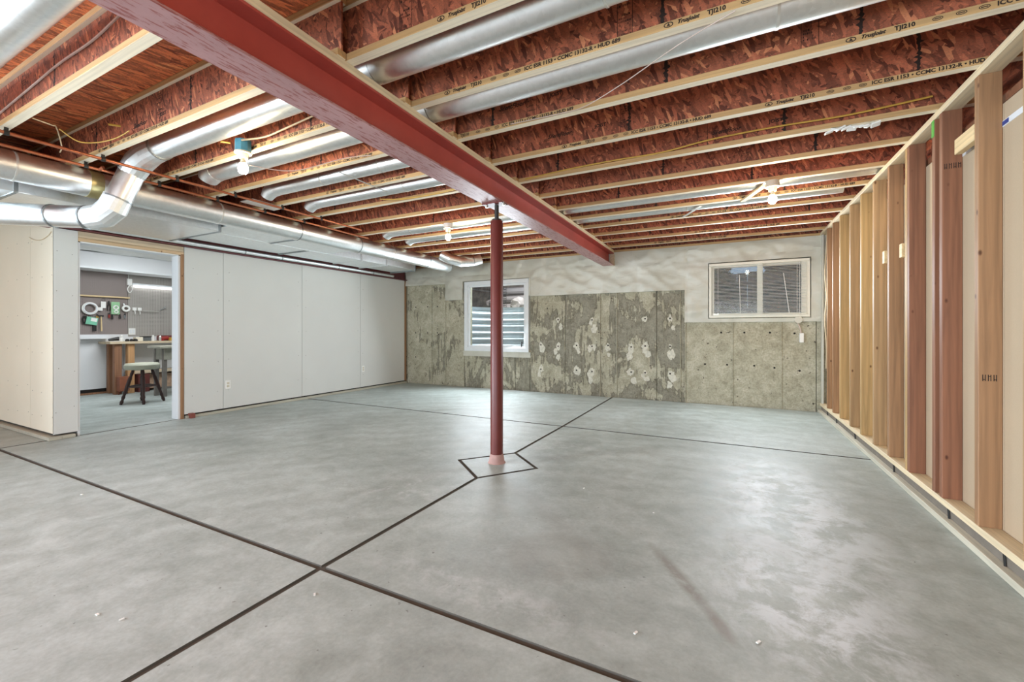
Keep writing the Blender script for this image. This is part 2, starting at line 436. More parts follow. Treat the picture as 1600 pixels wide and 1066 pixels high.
def text_mesh(body, size, sx, mat, shear=0.0):
    cu = bpy.data.curves.new('lettering', 'FONT'); cu.body = body; cu.size = size; cu.align_y = 'CENTER'; cu.shear = shear
    cu.resolution_u = 2; cu.offset = .0011
    ob = bpy.data.objects.new('lettering', cu); C.objects.link(ob)
    dg = bpy.context.evaluated_depsgraph_get()
    me = bpy.data.meshes.new_from_object(ob.evaluated_get(dg))
    bpy.data.objects.remove(ob)
    me.transform(Matrix.Rotation(PI/2, 4, 'X') @ Matrix.Diagonal((sx, 1, 1, 1)))
    me.materials.clear(); me.materials.append(mat)
    w = max(v.co.x for v in me.vertices) if me.vertices else 0
    return me, w
def smoothpath(pts, k=6):
    P = [Vector(p) for p in pts]; out = []
    for i in range(len(P)-1):
        a, b, c, d = P[max(i-1, 0)], P[i], P[i+1], P[min(i+2, len(P)-1)]
        for j in range(k):
            t = j/k
            out.append(.5*((2*b)+(c-a)*t+(2*a-5*b+4*c-d)*t*t+(3*b-a-3*c+d)*t**3))
    return out+[P[-1]]

# ------------------------------------------------------------------ dimensions
ZJ = 2.44; DJ = .302; ZD = ZJ+DJ          # joist underside, depth, deck underside
YB = 7.08                                  # foundation face
XR = 1.128                                 # stud wall face
XL = -6.10                                 # left drywall face
FW = .052                                  # joist flange width
YK = lambda k: 1.063+.4823*k               # far edge of joist k, right of the beam
XBEAM = -1.76

# ------------------------------------------------------------------ floor: slabs between saw cuts
fl = structure('floor', 'grey trowelled concrete basement floor divided by saw-cut joints')
gw = .015
M['filler'] = plain('joint_filler', (92, 88, 81), .95)
JX, J1, J2 = -1.70, 1.372, 4.66
dL, dF, dR, dB = (-2.05, 3.05), (-1.685, 2.739), (-1.374, 3.146), (-1.716, 3.453)
def inset(pts, d):
    n = len(pts); out = []
    ar = sum(pts[i][0]*pts[(i+1) % n][1]-pts[(i+1) % n][0]*pts[i][1] for i in range(n))
    sg = 1 if ar > 0 else -1
    for i in range(n):
        p0, p1, p2 = Vector(pts[i-1]), Vector(pts[i]), Vector(pts[(i+1) % n])
        e1 = (p1-p0).normalized(); e2 = (p2-p1).normalized()
        n1 = Vector((-e1.y, e1.x))*sg; n2 = Vector((-e2.y, e2.x))*sg
        b = (n1+n2); b = b/max(.3, b.length_squared)*2
        out.append(tuple(p1+b*d))
    return out
slabs = [[(-9.0, -3.4), (JX, -3.4), (JX, J1), (-9.0, J1)], [(JX, -3.4), (1.3, -3.4), (1.3, J1), (JX, J1)],
         [(-6.12, J1), (JX, J1), dF, dL, dB, (JX, J2), (-6.12, J2)], [(JX, J1), (1.3, J1), (1.3, J2), (JX, J2), dB, dR, dF],
         [(-6.12, J2), (JX, J2), (JX, YB-.02), (-6.12, YB-.02)], [(JX, J2), (1.3, J2), (1.3, YB-.02), (JX, YB-.02)],
         [dL, dF, dR, dB], [(-9.0, J1), (-6.12, J1), (-6.12, 1.78), (-9.0, 1.78)], [(-10.2, 1.9), (-6.12, 1.9), (-6.12, 5.6), (-10.2, 5.6)]]
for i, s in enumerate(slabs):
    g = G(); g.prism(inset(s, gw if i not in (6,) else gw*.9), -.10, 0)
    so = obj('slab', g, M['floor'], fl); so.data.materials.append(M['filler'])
    for p in so.data.polygons:
        if abs(p.normal.z) < .5: p.material_index = 1
g = G(); g.box(-10.3, 1.5, -3.5, YB+.1, -.14, -.009); obj('joint_filler', g, M['filler'], fl)

# ------------------------------------------------------------------ ceiling deck
ce = structure('ceiling', 'red-brown strand board subfloor seen between the joists')
nx = 0
x = -9.0
while x < 1.4:
    x1 = min(x+1.22, 1.5); y = -3.4 - (1.22 if nx % 2 else 0)
    while y < YB+.2:
        y1 = min(y+2.44, YB+.25); ya = max(y, -3.4)
        if y1 > ya:
            g = G(); g.box(x+.0015, x1-.0015, ya+.0015, y1-.0015, ZD, ZD+.018); obj('deck_sheet', g, M['osb_deck'], ce, origin=(x, ya, ZD))
        y += 2.44
    x += 1.22; nx += 1

# ------------------------------------------------------------------ back wall: foundation panels, sill, blanket
wb = structure('wall_back', 'poured concrete foundation wall with white plastic-faced insulation above')
W1 = (-4.65, -3.22, .70, 2.07); W2 = (-.243, 1.015, 1.30, 2.11)
seams = [-6.35, -6.09, -5.44, -5.09, -4.65, -4.02, -3.52, -3.22, -2.54, -1.913, -1.632, -1.002, -.65, -.575, .075, .685, 1.09, 1.3]
for a, b in zip(seams, seams[1:]):
    mid = (a+b)/2
    top = 2.06 if mid < -5.09 else 1.74 if mid < -.575 else 1.26
    if W1[0] <= mid <= W1[1]: top = W1[2]+.02
    mt = M['conc_left'] if mid < -4.65 else M['conc_stained'] if mid < -.6 else M['conc_clean']
    d = random.uniform(0, .005)
    g = G(); g.box(a+.004, b-.004, YB+d, YB+.12, -.02, top+.05, .002); obj('concrete_panel', g, mt, wb)
# foundation behind the panels, around the openings
g = G()
for bx in ((-6.4, W1[0], 0, 2.39), (W1[1], W2[0], 0, 2.39), (W2[1], 1.4, 0, 2.39), (W1[0], W1[1], 0, W1[2]), (W1[0], W1[1], W1[3], 2.39), (W2[0], W2[1], 0, W2[2]), (W2[0], W2[1], W2[3], 2.39)):
    g.box(bx[0], bx[1], YB+.12, YB+.30, bx[2], bx[3])
obj('foundation_core', g, M['conc_clean'], wb)
g = G(); g.box(-6.4, 1.4, YB-.02, YB+.02, -.12, -.03); obj('base_shade', g, M['gap'], wb)  # dark strip painting the shadow along the wall foot
g = G(); g.box(-6.4, 1.4, YB-.03, YB+.11, 2.40, ZJ, .003); obj('sill_plate', g, M['flange'], wb)
g = G(); g.box(-6.4, 1.4, YB+.09, YB+.11, ZJ, ZD); obj('rim_board', g, M['osb_web'], wb, origin=(0, YB, ZJ))
# form-tie marks with pale bloom, and raised fins between the form panels
g = G(); h = G()
tie = [(-3.0, .85), (-3.0, .41), (-2.67, 1.3), (-2.67, .83), (-2.33, .85), (-2.33, .42), (-2.056, 1.29), (-2.056, .84), (-2.056, .41), (-1.78, .86), (-1.4, .84), (-1.18, .86), (-1.4, .43), (-1.18, .43), (-.8, .86), (-.8, .43), (-1.18, 1.3), (-.8, 1.3),
       (-.08, 1.08), (.224, 1.08), (.545, 1.08), (.84, 1.07), (-.3, .6), (.0, .6), (.35, .6), (.6, .58), (.9, .55), (-5.86, 1.6), (-5.55, 1.6), (-5.86, 1.06), (-5.55, 1.06), (-5.86, .55), (-5.3, 1.6), (-5.3, 1.06)]
for tx, tz in tie:
    g.lathe((tx, YB-.004, tz), [(.014, 0), (.010, .008)], 8, 'y')
    if tx < -.7 and tx > -3.2:
        for rep_ in range(random.choice((2, 3, 4))):
            q = random.uniform(.035, .085); n = 13; ox, oz = tx+random.uniform(-.05, .05)*(rep_ > 0), tz-random.uniform(0, .20)*(rep_ > 0)
            pts = [(ox+q*random.uniform(.55, 1.1)*math.cos(2*PI*j/n)*.75, oz+q*random.uniform(.55, 1.25)*math.sin(2*PI*j/n)) for j in range(n)]
            h.extr(pts, YB-.0016-.0004*rep_, YB+.004, 'xz')
obj('tie_hole', g, M['gap'], wb, kind='stuff'); obj('lime_bloom', h, M['lime'], wb, kind='stuff')
g = G()
for fx in (-1.913, -1.632, -.65, -.575, -5.09, .075, .685): g.box(fx-.005, fx+.005, YB-.012, YB+.02, 0, 1.74 if fx < -.575 else 1.25)
obj('form_fin', g, M['conc_clean'], wb, kind='stuff')

# wrinkled plastic-faced insulation as one stepped sheet with the two window holes cut out
def rng(brk, step):
    out = []
    for a, b in zip(brk, brk[1:]):
        n = max(1, round((b-a)/step)); out += [a+(b-a)*i/n for i in range(n)]
    return out+[brk[-1]]
xs = rng([-6.10, -5.09, -4.66, -3.20, -.585, W2[0]-.012, W2[1]+.012, 1.20], .035)
zs = rng([1.235, W2[2]-.012, 1.715, 1.735, 2.05, 2.075, W2[3]+.012, 2.405], .03)
def inside(x, z):
    if z > 2.405: return False
    if x < -5.09: ok = z > 2.05
    elif x < -4.66: ok = z > 1.715
    elif x < -3.20: ok = z > 2.075
    elif x < -.585: ok = z > 1.735
    else: ok = z > 1.235
    if W2[0]-.012 < x < W2[1]+.012 and W2[2]-.012 < z < W2[3]+.012: ok = False
    return ok
def bulge(x, z):
    p = Vector((x*1.3, 0, z*2.2))
    f = .008*noise.noise(p)+.006*noise.noise(Vector((x*3, 5, z*7)))
    r = 1-abs(noise.noise(Vector((x*2.1+z*1.6, 9, z*3.4-x*.5))))*2
    f += .045*max(0, r-.6)
    r2 = 1-abs(noise.noise(Vector((x*5+3, 2, z*5+x*2))))*2
    f += .03*max(0, r2-.6)
    for sx in (-5.1, -4.2, -2.9, -1.3, -.55):
        f -= .012*math.exp(-((x-sx)/.03)**2)
    f -= .010*math.exp(-((z-2.2-.02*math.sin(x*2))/.02)**2)
    return f
g = G(); vv = {}
def V(i, j):
    if (i, j) not in vv:
        x, z = xs[i], zs[j]
        near = min(1, min(abs(z-q) for q in (1.235, 2.405))/.05)
        vv[(i, j)] = g.bm.verts.new((x, YB-.035-bulge(x, z)*(.4+.6*near), z))
    return vv[(i, j)]
for i in range(len(xs)-1):
    for j in range(len(zs)-1):
        if inside((xs[i]+xs[i+1])/2, (zs[j]+zs[j+1])/2): g.bm.faces.new((V(i, j), V(i+1, j), V(i+1, j+1), V(i, j+1)))
bd = [e for e in g.bm.edges if e.is_boundary]
ex = bmesh.ops.extrude_edge_only(g.bm, edges=bd)
for v in [q for q in ex['geom'] if isinstance(q, bmesh.types.BMVert)]: v.co.y = YB+.004
obj('insulation_blanket', g, M['poly'], wb, smooth=True)
# clear plastic flap under the left window
g = G()
for i in range(12):
    xa = -4.66+i*.1215; g.obox((xa+.06, YB-.012-.004*(i % 2), .66), (.122, .004, .10), Matrix.Rotation(.05*(1 if i % 2 else -1), 3, 'Z'))
obj('plastic_flap', g, M['poly'], wb)

# ------------------------------------------------------------------ windows
def window(name, W, y, ins, mull, mat, label):
    w = structure(name, label, ((W[0]+W[1])/2, y, W[2]))
    x0, x1, z0, z1 = W; t = ins
    g = G(); g.box(x0, x1, y, y+.10, z0, z0+t, .003).box(x0, x1, y, y+.10, z1-t, z1, .003).box(x0, x0+t, y, y+.10, z0+t, z1-t, .003).box(x1-t, x1, y, y+.10, z0+t, z1-t, .003)
    obj('window_frame', g, mat, w)
    s = .035
    spans = [(x0+t, x1-t)] if mull is None else [(x0+t, mull+.02), (mull-.02, x1-t)]
    for i, (a, b) in enumerate(spans):
        yy = y+.035+.028*i; c, d = z0+t, z1-t
        g = G(); g.box(a, b, yy, yy+.026, c, c+s, .002).box(a, b, yy, yy+.026, d-s, d, .002).box(a, a+s, yy, yy+.026, c+s, d-s, .002).box(b-s, b, yy, yy+.026, c+s, d-s, .002)
        sh = obj('sash', g, mat, w)
        g = G(); g.box(a+s-.004, b-s+.004, yy+.011, yy+.015, c+s-.004, d-s+.004); obj('pane', g, M['glass'], sh)
    return w
w1 = window('window_1', (-4.63, -3.235, .71, 2.065), YB-.03, .075, None, M['vinyl'], 'white vinyl egress window looking into a corrugated steel well')
g = G(); g.box(-3.225, -3.19, YB-.05, YB+.0, 1.74, 2.07, .002); obj('return_flap', g, M['poly'], w1)
g = G(); g.box(-3.40, -3.385, YB+.0, YB+.03, .80, .90, .002); obj('sash_lock', g, M['black_iron'], w1)
w2 = window('window_2', W2, YB-.045, .035, .42, M['vinyl_cream'], 'cream vinyl sliding window behind a white mini blind')
g = G(); g.box(.385, .455, YB-.04, YB-.004, W2[2]+.03, W2[3]-.03, .003); obj('meeting_rail', g, M['vinyl_cream'], w2)
g = G(); g.box(.915, .98, YB-.04, YB-.006, W2[2]+.03, W2[3]-.03, .003); obj('jamb_cover', g, M['vinyl_cream'], w2)
b = thing('window_blind', 'white mini blind with open slats hanging in the slider window', 'blind', (.39, YB-.06, 1.34))
g = G(); g.box(-.235, 1.007, YB-.085, YB-.05, 2.065, 2.10, .003); obj('head_rail', g, M['vinyl_cream'], b)
g = G(); g.box(-.195, .97, YB-.078, YB-.056, 1.335, 1.347, .002); obj('bottom_rail', g, M['vinyl_cream'], b)
g = G(); zz = 1.365
while zz < 2.06:
    g.obox((.3875, YB-.067, zz), (1.165, .024, .0012), Matrix.Rotation(.38, 3, 'X')); zz += .0205
obj('slat', g, M['plastic_white'], b, kind='stuff')
for wx, sl in ((.16, .01), (.70, .07)):
    g = G(); g.tube([(wx, YB-.09, 1.92), (wx+sl, YB-.092, 1.35)], .004, 6); obj('wand', g, M['plastic_white'], b)
for wx in (-.12, .86, .89):
    g = G(); g.tube([(wx, YB-.082, 2.07), (wx, YB-.082, 1.345)], .002, 5); obj('lift_cord', g, M['plastic_white'], b)

# ------------------------------------------------------------------ outside: well, ground, rocks, fence, shrubs
well = structure('trim_1', 'corrugated galvanized steel window well outside the left window')
g = G(); n = 40; rows = 66; R = .78; cx, cy = -3.93, YB+.30; prof = []
for j in range(rows+1):
    z = .55+1.05*j/rows; prof.append((z, R+.032*math.sin((z-.55)/.135*2*PI)))
ring = []
for z, r in prof:
    ring.append([g.bm.verts.new((cx-r*math.cos(PI*i/n), cy+.95*r*math.sin(PI*i/n), z)) for i in range(n+1)])
for A, B in zip(ring, ring[1:]):
    for i in range(n): g.bm.faces.new((A[i], A[i+1], B[i+1], B[i]))
obj('well_wall', g, galv('well_steel', (214, 222, 226), .55), well, smooth=True)
g = G(); g.box(cx-.9, cx+.9, cy, cy+.9, .42, .55); obj('gravel_bed', g, plain('gravel', (120, 112, 104), .9, 0, .4, 60), well)
gr = structure('trim_2', 'dry garden ground outside the windows')
g = G(); g.box(-9, -1.6, cy+2.0, cy+2.4, 1.5, 3.2)
obj('bank', g, plain('stony_bank', (96, 84, 76), .95, 0, .6, 7), gr)
g = G(); g.prism([(-9, cy+.78), (cx, cy+.78), (cx, 9.5), (-9, 9.5)], 1.0, 1.56).prism([(cx, cy+.78), (-2.6, cy+.78), (-2.6, 9.5), (cx, 9.5)], 1.0, 1.56)
g.box(-2.6, 6, YB+.32, 15, .9, 1.20)
obj('ground', g, plain('soil_and_grass', (104, 104, 78), .95, 0, .4, 8), gr)
rk = [M.setdefault('rock%d' % i, plain('garden_rock_%d' % i, c, .85, 0, .35, 9)) for i, c in enumerate(((112, 100, 96), (132, 122, 116), (88, 76, 76)))]
rl = ['pinkish grey boulder beyond the window well, leftmost of the row', 'pale boulder beyond the well, second from the left in the row', 'dark purple-grey boulder beyond the well, middle of the row', 'tawny boulder beyond the well, right of the middle one', 'pale flat boulder beyond the well, rightmost of the row']
for i in range(5):
    g = G(); r = bmesh.ops.create_icosphere(g.bm, subdivisions=2, radius=1)
    cxr = -4.75+i*.55
    for v in g.bm.verts:
        v.co *= 1+.35*noise.noise(v.co*1.6+Vector((i*7, 0, 0)))
        v.co = Vector((cxr+v.co.x*.2, cy+1.15+v.co.y*.2+.1*(i % 2), 1.68+v.co.z*.17))
    tag(obj('boulder', g, rk[i % 3], origin=(cxr, cy+1.15, 1.56)), rl[i], 'rock', 'boulders beyond the window well')
for i in range(3):
    g = G(); g.tube([(-5.2+.2*i, cy+1.7, 1.655+.19*i), (-2.9-.1*i, cy+1.7, 1.655+.19*i)], .10, 10)
    tag(obj('timber_log', g, lumber('log_bark_%d' % i, 'x', (150-18*i, 138-16*i, 132-14*i), False, .4), origin=(-4, cy+1.7, 1.72+.22*i)), ['lowest weathered log behind the boulders outside', 'middle weathered log behind the boulders outside', 'topmost dark log behind the boulders outside'][i], 'log', 'logs beyond the window well')
g = G(); 
for i in range(9):
    g.box(-4.75, -4.32, cy+.86, cy+.868, 1.60+i*.05, 1.612+i*.05); g.box(-4.75+i*.053, -4.742+i*.053, cy+.868, cy+.875, 1.58, 2.05)
tag(obj('wire_screen', g, M['black_iron'], origin=(-4.5, cy+.86, 1.56)), 'dark wire screen standing at the left rim of the window well', 'screen')
fe = thing('garden_fence', 'weathered grey board fence beyond the slider window', 'fence', (1.2, 10.6, 1.2))
fm = lumber('fence_board', 'z', (92, 96, 98), False, .4)
for i in range(22):
    g = G(); g.box(-1.2+i*.2, -1.01+i*.2, 10.6, 10.62, 1.2, 2.35+.02*(i % 3)); obj('board', g, fm, fe)
for z in (1.5, 2.1):
    g = G(); g.box(-1.2, 3.2, 10.58, 10.6, z, z+.08); obj('rail', g, fm, fe)
def shrub(name, cx, cy, cz, r, n, mat, label):
    t = thing(name, label, 'shrub', (cx, cy, cz))
    g = G(); rd = random.Random(int(cx*100))
    for i in range(n):
        d = Vector((rd.gauss(0, 1), rd.gauss(0, 1), rd.gauss(0, 1))).normalized()*r*rd.random()**.4
        p = Vector((cx, cy, cz+r*.9))+Vector((d.x, d.y*.6, d.z))
        a = Vector((rd.gauss(0, 1), rd.gauss(0, 1), rd.gauss(0, 1))).normalized(); bb = a.orthogonal().normalized(); s = r*.07
        q = [g.bm.verts.new(p+a*s*1.6), g.bm.verts.new(p+bb*s*.7), g.bm.verts.new(p-a*s*1.6), g.bm.verts.new(p-bb*s*.7)]
        g.bm.faces.new(q)
    obj('foliage', g, mat, t, kind='stuff')
    g = G(); g.tube([(cx, cy, cz), (cx+.03, cy, cz+r)], [.04, .02], 6); obj('trunk', g, M['pine_dark'], t)
shrub('garden_shrub', -.35, 9.4, 1.2, .6, 1500, plain('leaves_dark', (52, 82, 66), .6, 0, .4, 20), 'dark green leafy shrub outside the left pane of the slider window')
shrub('garden_shrub', .85, 9.5, 1.2, .45, 900, plain('leaves_blue', (60, 86, 84), .6, 0, .4, 20), 'blue-green small shrub outside the middle of the slider window')
shrub('garden_shrub', 2.5, 13.0, 1.2, 1.7, 3500, plain('leaves_grey', (74, 84, 92), .6, 0, .4, 20), 'grey-green tall shrub above the fence outside the right pane')

shrub('garden_shrub', -1.3, 12.8, 1.2, 1.4, 3500, plain('leaves_deep', (46, 72, 60), .6, 0, .4, 20), 'deep green tree crown above the fence outside the left pane')
# ------------------------------------------------------------------ left wall: drywall, beam line, doorway
wl = structure('wall_left', 'partition wall hung with unpainted drywall sheets along the left side')
ys = [2.905, 3.372, 4.57, 5.79, 7.0]
for i, (a, b) in enumerate(zip(ys, ys[1:])):
    g = G(); g.box(XL-.0125, XL-.001*(i % 2), a+.003, b-.003, .052, 2.162); obj('drywall_sheet', g, M['drywall'], wl)
g = G(); g.box(XL-.0125, XL, 1.742, 1.925, .052, 2.158); obj('drywall_strip', g, M['drywall'], wl, label='narrow drywall strip at the left of the doorway')
g = G(); g.box(XL-.10, XL-.014, 2.905, YB, .0345, 2.16); obj('wall_core_shade', g, M['gap'], wl)  # dark core paints shade into the gap under the drywall
g = G(); g.box(XL-.10, XL-.014, 1.80, 1.925, .04, 2.16); obj('wall_core_shade', g, M['joint'], wl)
g = G(); g.box(XL-.10, XL+.03, 2.92, 7.05, 0, .034, .003); obj('floor_plate', g, M['cream_plate'], wl)
g = G(); g.box(XL-.10, XL+.03, 1.80, 1.90, 0, .034, .003); obj('floor_plate', g, M['cream_plate'], wl)
g = G(); g.box(XL-.03, XL+.005, 7.005, 7.05, .05, 2.15); obj('end_stud', g, M['stud_brown'], wl)
g = G()
for y in (3.0, 3.30, 3.44, 4.50, 4.64, 5.73, 5.85, 6.9, 1.77, 1.89):
    for z in (.3, .7, 1.1, 1.5, 1.9): g.lathe((XL-.001, y+random.uniform(-.01, .01), z+random.uniform(-.03, .03)), [(.004, 0), (.004, .002)], 6, 'x')
obj('drywall_screw', g, M['screw'], wl, kind='stuff')
for (y, z, lab) in ((3.43, .37, 'white duplex outlet in the drywall near the doorway'), (5.85, .39, 'white duplex outlet in the drywall near the far corner')):
    t = thing('wall_outlet', lab, 'outlet', (XL, y, z), 'outlets in the left drywall')
    g = G(); g.box(XL, XL+.006, y-.035, y+.035, z-.058, z+.058, .002); obj('cover_plate', g, M['plastic_white'], t)
    for dz in (-.02, .02):
        g = G(); g.box(XL+.006, XL+.009, y-.016, y+.016, z+dz-.014, z+dz+.014, .001); obj('receptacle', g, M['porcelain'], t)
g = G(); g.box(XL+.0, XL+.07, 2.945, 3.0, .0, .06, .004); tag(obj('wood_block', g, plain('red_block', (130, 70, 58), .7)), 'small reddish wood block on the floor beside the doorway', 'block')
# red beam over the left wall
lb = thing('steel_beam', 'dark red steel beam running over the left drywall and doorway', 'beam', (-6.17, 3, 2.165))
def ibeam(x, w, z0, z1, y0, y1, tf, tw):
    a = w/2
    return [(x-a, z0), (x+a, z0), (x+a, z0+tf), (x+tw, z0+tf), (x+tw, z1-tf), (x+a, z1-tf), (x+a, z1), (x-a, z1), (x-a, z1-tf), (x-tw, z1-tf), (x-tw, z0+tf), (x-a, z0+tf)]
g = G(); g.extr(ibeam(-6.14, .16, 2.166, 2.37, 0, 0, .012, .005), 0.2, 7.05, 'xz'); obj('flange_and_web', g, M['red_dark'], lb)
g = G(); g.box(-6.22, -6.06, .2, 7.05, 2.37, ZJ); obj('nailer_plate', g, M['plate_pine'], lb)
# doorway into the workshop
d1 = structure('door_1', 'unfinished doorway opening through the left wall into a workshop')
g = G(); g.box(XL-.012, XL, 2.868, 2.903, .0, 2.07); obj('stud_edge', g, M['stud_brown'], d1)
g = G(); g.box(XL-.16, XL-.012, 2.845, 2.87, .0, 2.045); obj('jamb', g, M['drywall_white'], d1)
g = G(); g.box(XL-.16, XL-.012, 1.925, 1.945, .0, 2.045); obj('jamb', g, M['drywall_white'], d1)
g = G(); g.box(XL-.11, XL, 1.925, 2.903, 2.055, 2.095, .002); obj('header', g, lumber('header_pine', 'y', (206, 178, 142), True, .2), d1)
g = G(); g.box(XL-.09, XL-.004, 1.925, 2.903, 2.097, 2.162, .002); obj('header_pack', g, M['plate_pine'], d1)
g = G(); g.box(XL-.16, XL-.004, 1.945, 2.845, 2.043, 2.055); obj('head_lining', g, M['drywall_white'], d1)
# stub wall facing the room at the far left
ws = structure('wall_front', 'cream drywall stub wall facing the room at the far left')
for i, (a, b) in enumerate(((-8.6, -6.72), (-6.715, XL-.001))):
    g = G(); g.box(a, b, 1.742, 1.755, .06, 2.44); obj('drywall_sheet', g, M['drywall_cream'], ws)
g = G(); g.box(-8.6, XL-.02, 1.755, 1.85, .04, 2.44); obj('wall_core_shade', g, M['joint'], ws)
g = G(); g.box(-8.6, XL+.03, 1.70, 1.80, 0, .034, .003); obj('floor_plate', g, M['cream_plate'], ws)
g = G()
for x in (-7.4, -7.1, -6.78, -6.66, -6.4, -6.13):
    for z in (.2, .5, .9, 1.3, 1.7, 2.05): g.lathe((x+random.uniform(-.01, .01), 1.7405, z+random.uniform(-.04, .04)), [(.004, 0), (.004, .003)], 6, 'y')
obj('drywall_screw', g, M['screw'], ws, kind='stuff')
g = G(); g.tube(smoothpath([(-6.74, 1.738, 2.12), (-6.55, 1.735, 2.07), (-6.35, 1.733, 2.06), (-6.2, 1.735, 2.09), (-6.14, 1.738, 2.12)], 5), .003, 6)
tag(obj('loose_wire', g, M['cable_cream']), 'thin wire drooping across the top of the stub drywall', 'wire')
# walls out of frame that close the room
wn2 = structure('wall_far_left', 'drywall end wall of the room beyond the left edge')
g = G(); g.box(-8.62, -8.6, -3.4, 1.742, 0, ZD); obj('drywall_sheet', g, M['drywall_cream'], wn2)

# ------------------------------------------------------------------ right wall: studs
wr = structure('wall_right', 'open stud wall hung above the floor on the right side')
g = G(); g.box(XR-.028, XR+.07, -2.5, YB-.04, 0, .036, .003); obj('floor_plate', g, M['treated'], wr)
g = G(); g.box(XR, XR+.089, -2.5, YB-.02, .088, .126, .003); obj('bottom_plate', g, M['plate_y'], wr)
g = G(); g.box(XR, XR+.089, -2.5, YB-.02, ZJ-.038, ZJ, .003); obj('top_plate', g, M['plate_y'], wr)
g = G(); g.box(XR+.012, XR+.08, -2.5, YB-.05, .036, .088); obj('float_gap_shade', g, plain('gap_shade', (120, 112, 102), .9), wr)  # solid fill tinted grey-brown for the shading in the gap
g = G()
for y in (2.75, 3.3, 4.2, 5.3, 6.1, 6.6, 2.35): g.tube([(XR+.006, y, .03), (XR+.004, y+.004, .09)], .005, 6)
obj('gap_spike', g, M['black_iron'], wr, kind='stuff')
# near corner y of every stud (scaled to this wall plane)
K = XR/1.152
studs = [(3.035, 'brown'), (3.445, 'red'), (3.552, 'red'), (3.963, 'red'), (4.005, 'yellow'), (4.383, 'brown'), (4.776, 'tan'), (5.176, 'yellow'), (5.577, 'tan'), (6.024, 'yellow'), (6.396, 'brown'), (6.719, 'brown'), (2.63, 'tan'), (2.2, 'brown'), (1.8, 'tan'), (1.4, 'red')]
for y, c in studs:
    y *= K; dx = random.uniform(0, .002)
    g = G(); g.box(XR+dx, XR+.089, y, y+.038, .126, ZJ-.038, .0025); obj('stud', g, M['stud_'+c], wr, origin=(XR, y, .126))
# pale factory face on the room edge of every stud
g = G(); g.box(XR-.002, XR+.006, 3.552*K+.004, 3.552*K+.034, 2.30, ZJ-.04); obj('paint_mark', g, M['green_paint'], wr, label='green paint mark at a stud top')
g = G(); g.obox((XR+.045, 3.19, 2.155), (.036, .215, .085), Matrix.Rotation(.0, 3, 'X'), .002); obj('block', g, M['pine_x'], wr, label='pale horizontal block between two studs')
for y, z in ((4.055, 1.70), (4.44, 1.71)):
    g = G(); g.box(XR+.01, XR+.075, y, y+.05, z-.05, z+.05, .002); obj('block', g, M['pine_x'], wr)
yy = -2.5
for b in (0.2, 1.42, 2.64, 2.96, 4.18, 5.4, 6.62, YB):
    g = G(); g.box(XR+.090, XR+.103, yy+.002, b-.002, .10, 2.235); obj('drywall_sheet', g, M['drywall_back'], wr); yy = b
g = G(); g.box(XR+.088, XR+.0899, -2.5, 3.4, 2.12, 2.15); obj('paper_tape', g, M['drywall_white'], wr, label='white edge tape on the back of the drywall')
g = G(); g.box(XR+.0868, XR+.0882, 2.92, 2.98, 2.125, 2.146).box(XR+.0868, XR+.0882, 2.66, 2.70, 2.125, 2.146); obj('tape_print', g, plain('blue_print', (56, 70, 140), .6), wr)
g = G(); g.box(XR+.103, XR+.14, -2.5, YB, 2.25, 2.29); obj('backing_rail', g, M['stud_red'], wr)
g = G(); g.box(XR+.25, XR+.27, -2.5, YB, .0, ZD); obj('dark_backing', g, M['osb_web'], wr)
g = G(); g.box(XR+.01, XR+.03, YB-.10, YB-.03, .12, ZJ-.04); obj('foam_strip', g, M['poly'], wr)
g = G()
for (cx_, cz_, cy_, k_) in ((XR+.046, .86, 3.035*K, 3), (XR+.05, 2.06, 3.445*K, 4)):
    for i in range(k_):
        x_ = cx_+(i-k_/2)*.020
        g.box(x_, x_+.003, cy_-.0008, cy_+.001, cz_, cz_+.032); g.box(x_+.009, x_+.012, cy_-.0008, cy_+.001, cz_, cz_+.032); g.box(x_, x_+.012, cy_-.0008, cy_+.001, cz_+.006+.016*(i % 2), cz_+.009+.016*(i % 2))
obj('grade_stamp', g, M['ink'], wr, kind='stuff')
cbl = smoothpath([(XR+.02, 6.70, 2.38), (XR+.012, 6.705, 2.15), (XR-.004, 6.71, 1.85), (XR+.01, 6.70, 1.55), (XR-.004, 6.71, 1.25), (XR+.012, 6.70, .9), (XR+.01, 6.71, .62)], 6)
g = G(); g.tube(cbl, .006, 6); tag(obj('stud_cable', g, M['cable_cream']), 'cream cable dangling down the far studs of the right wall', 'cable')
g = G(); g.box(.895, .945, YB-.045, YB-.005, .945, 1.075, .004); t = tag(obj('junction_box', g, M['plastic_white']), 'small white box on the concrete under the slider window', 'box')
g = G(); g.tube(smoothpath([(.915, YB-.02, 1.07), (.90, YB-.03, 1.15), (.86, YB-.05, 1.235), (.85, YB-.06, 1.25)], 4), .008, 6); obj('lead_cable', g, M['cable_white'], t)
g = G(); g.lathe((.88, YB-.055, 1.26), [(.045, -.012), (.05, 0), (.03, .012)], 14, 'y'); obj('sealing_collar', g, M['poly'], t)

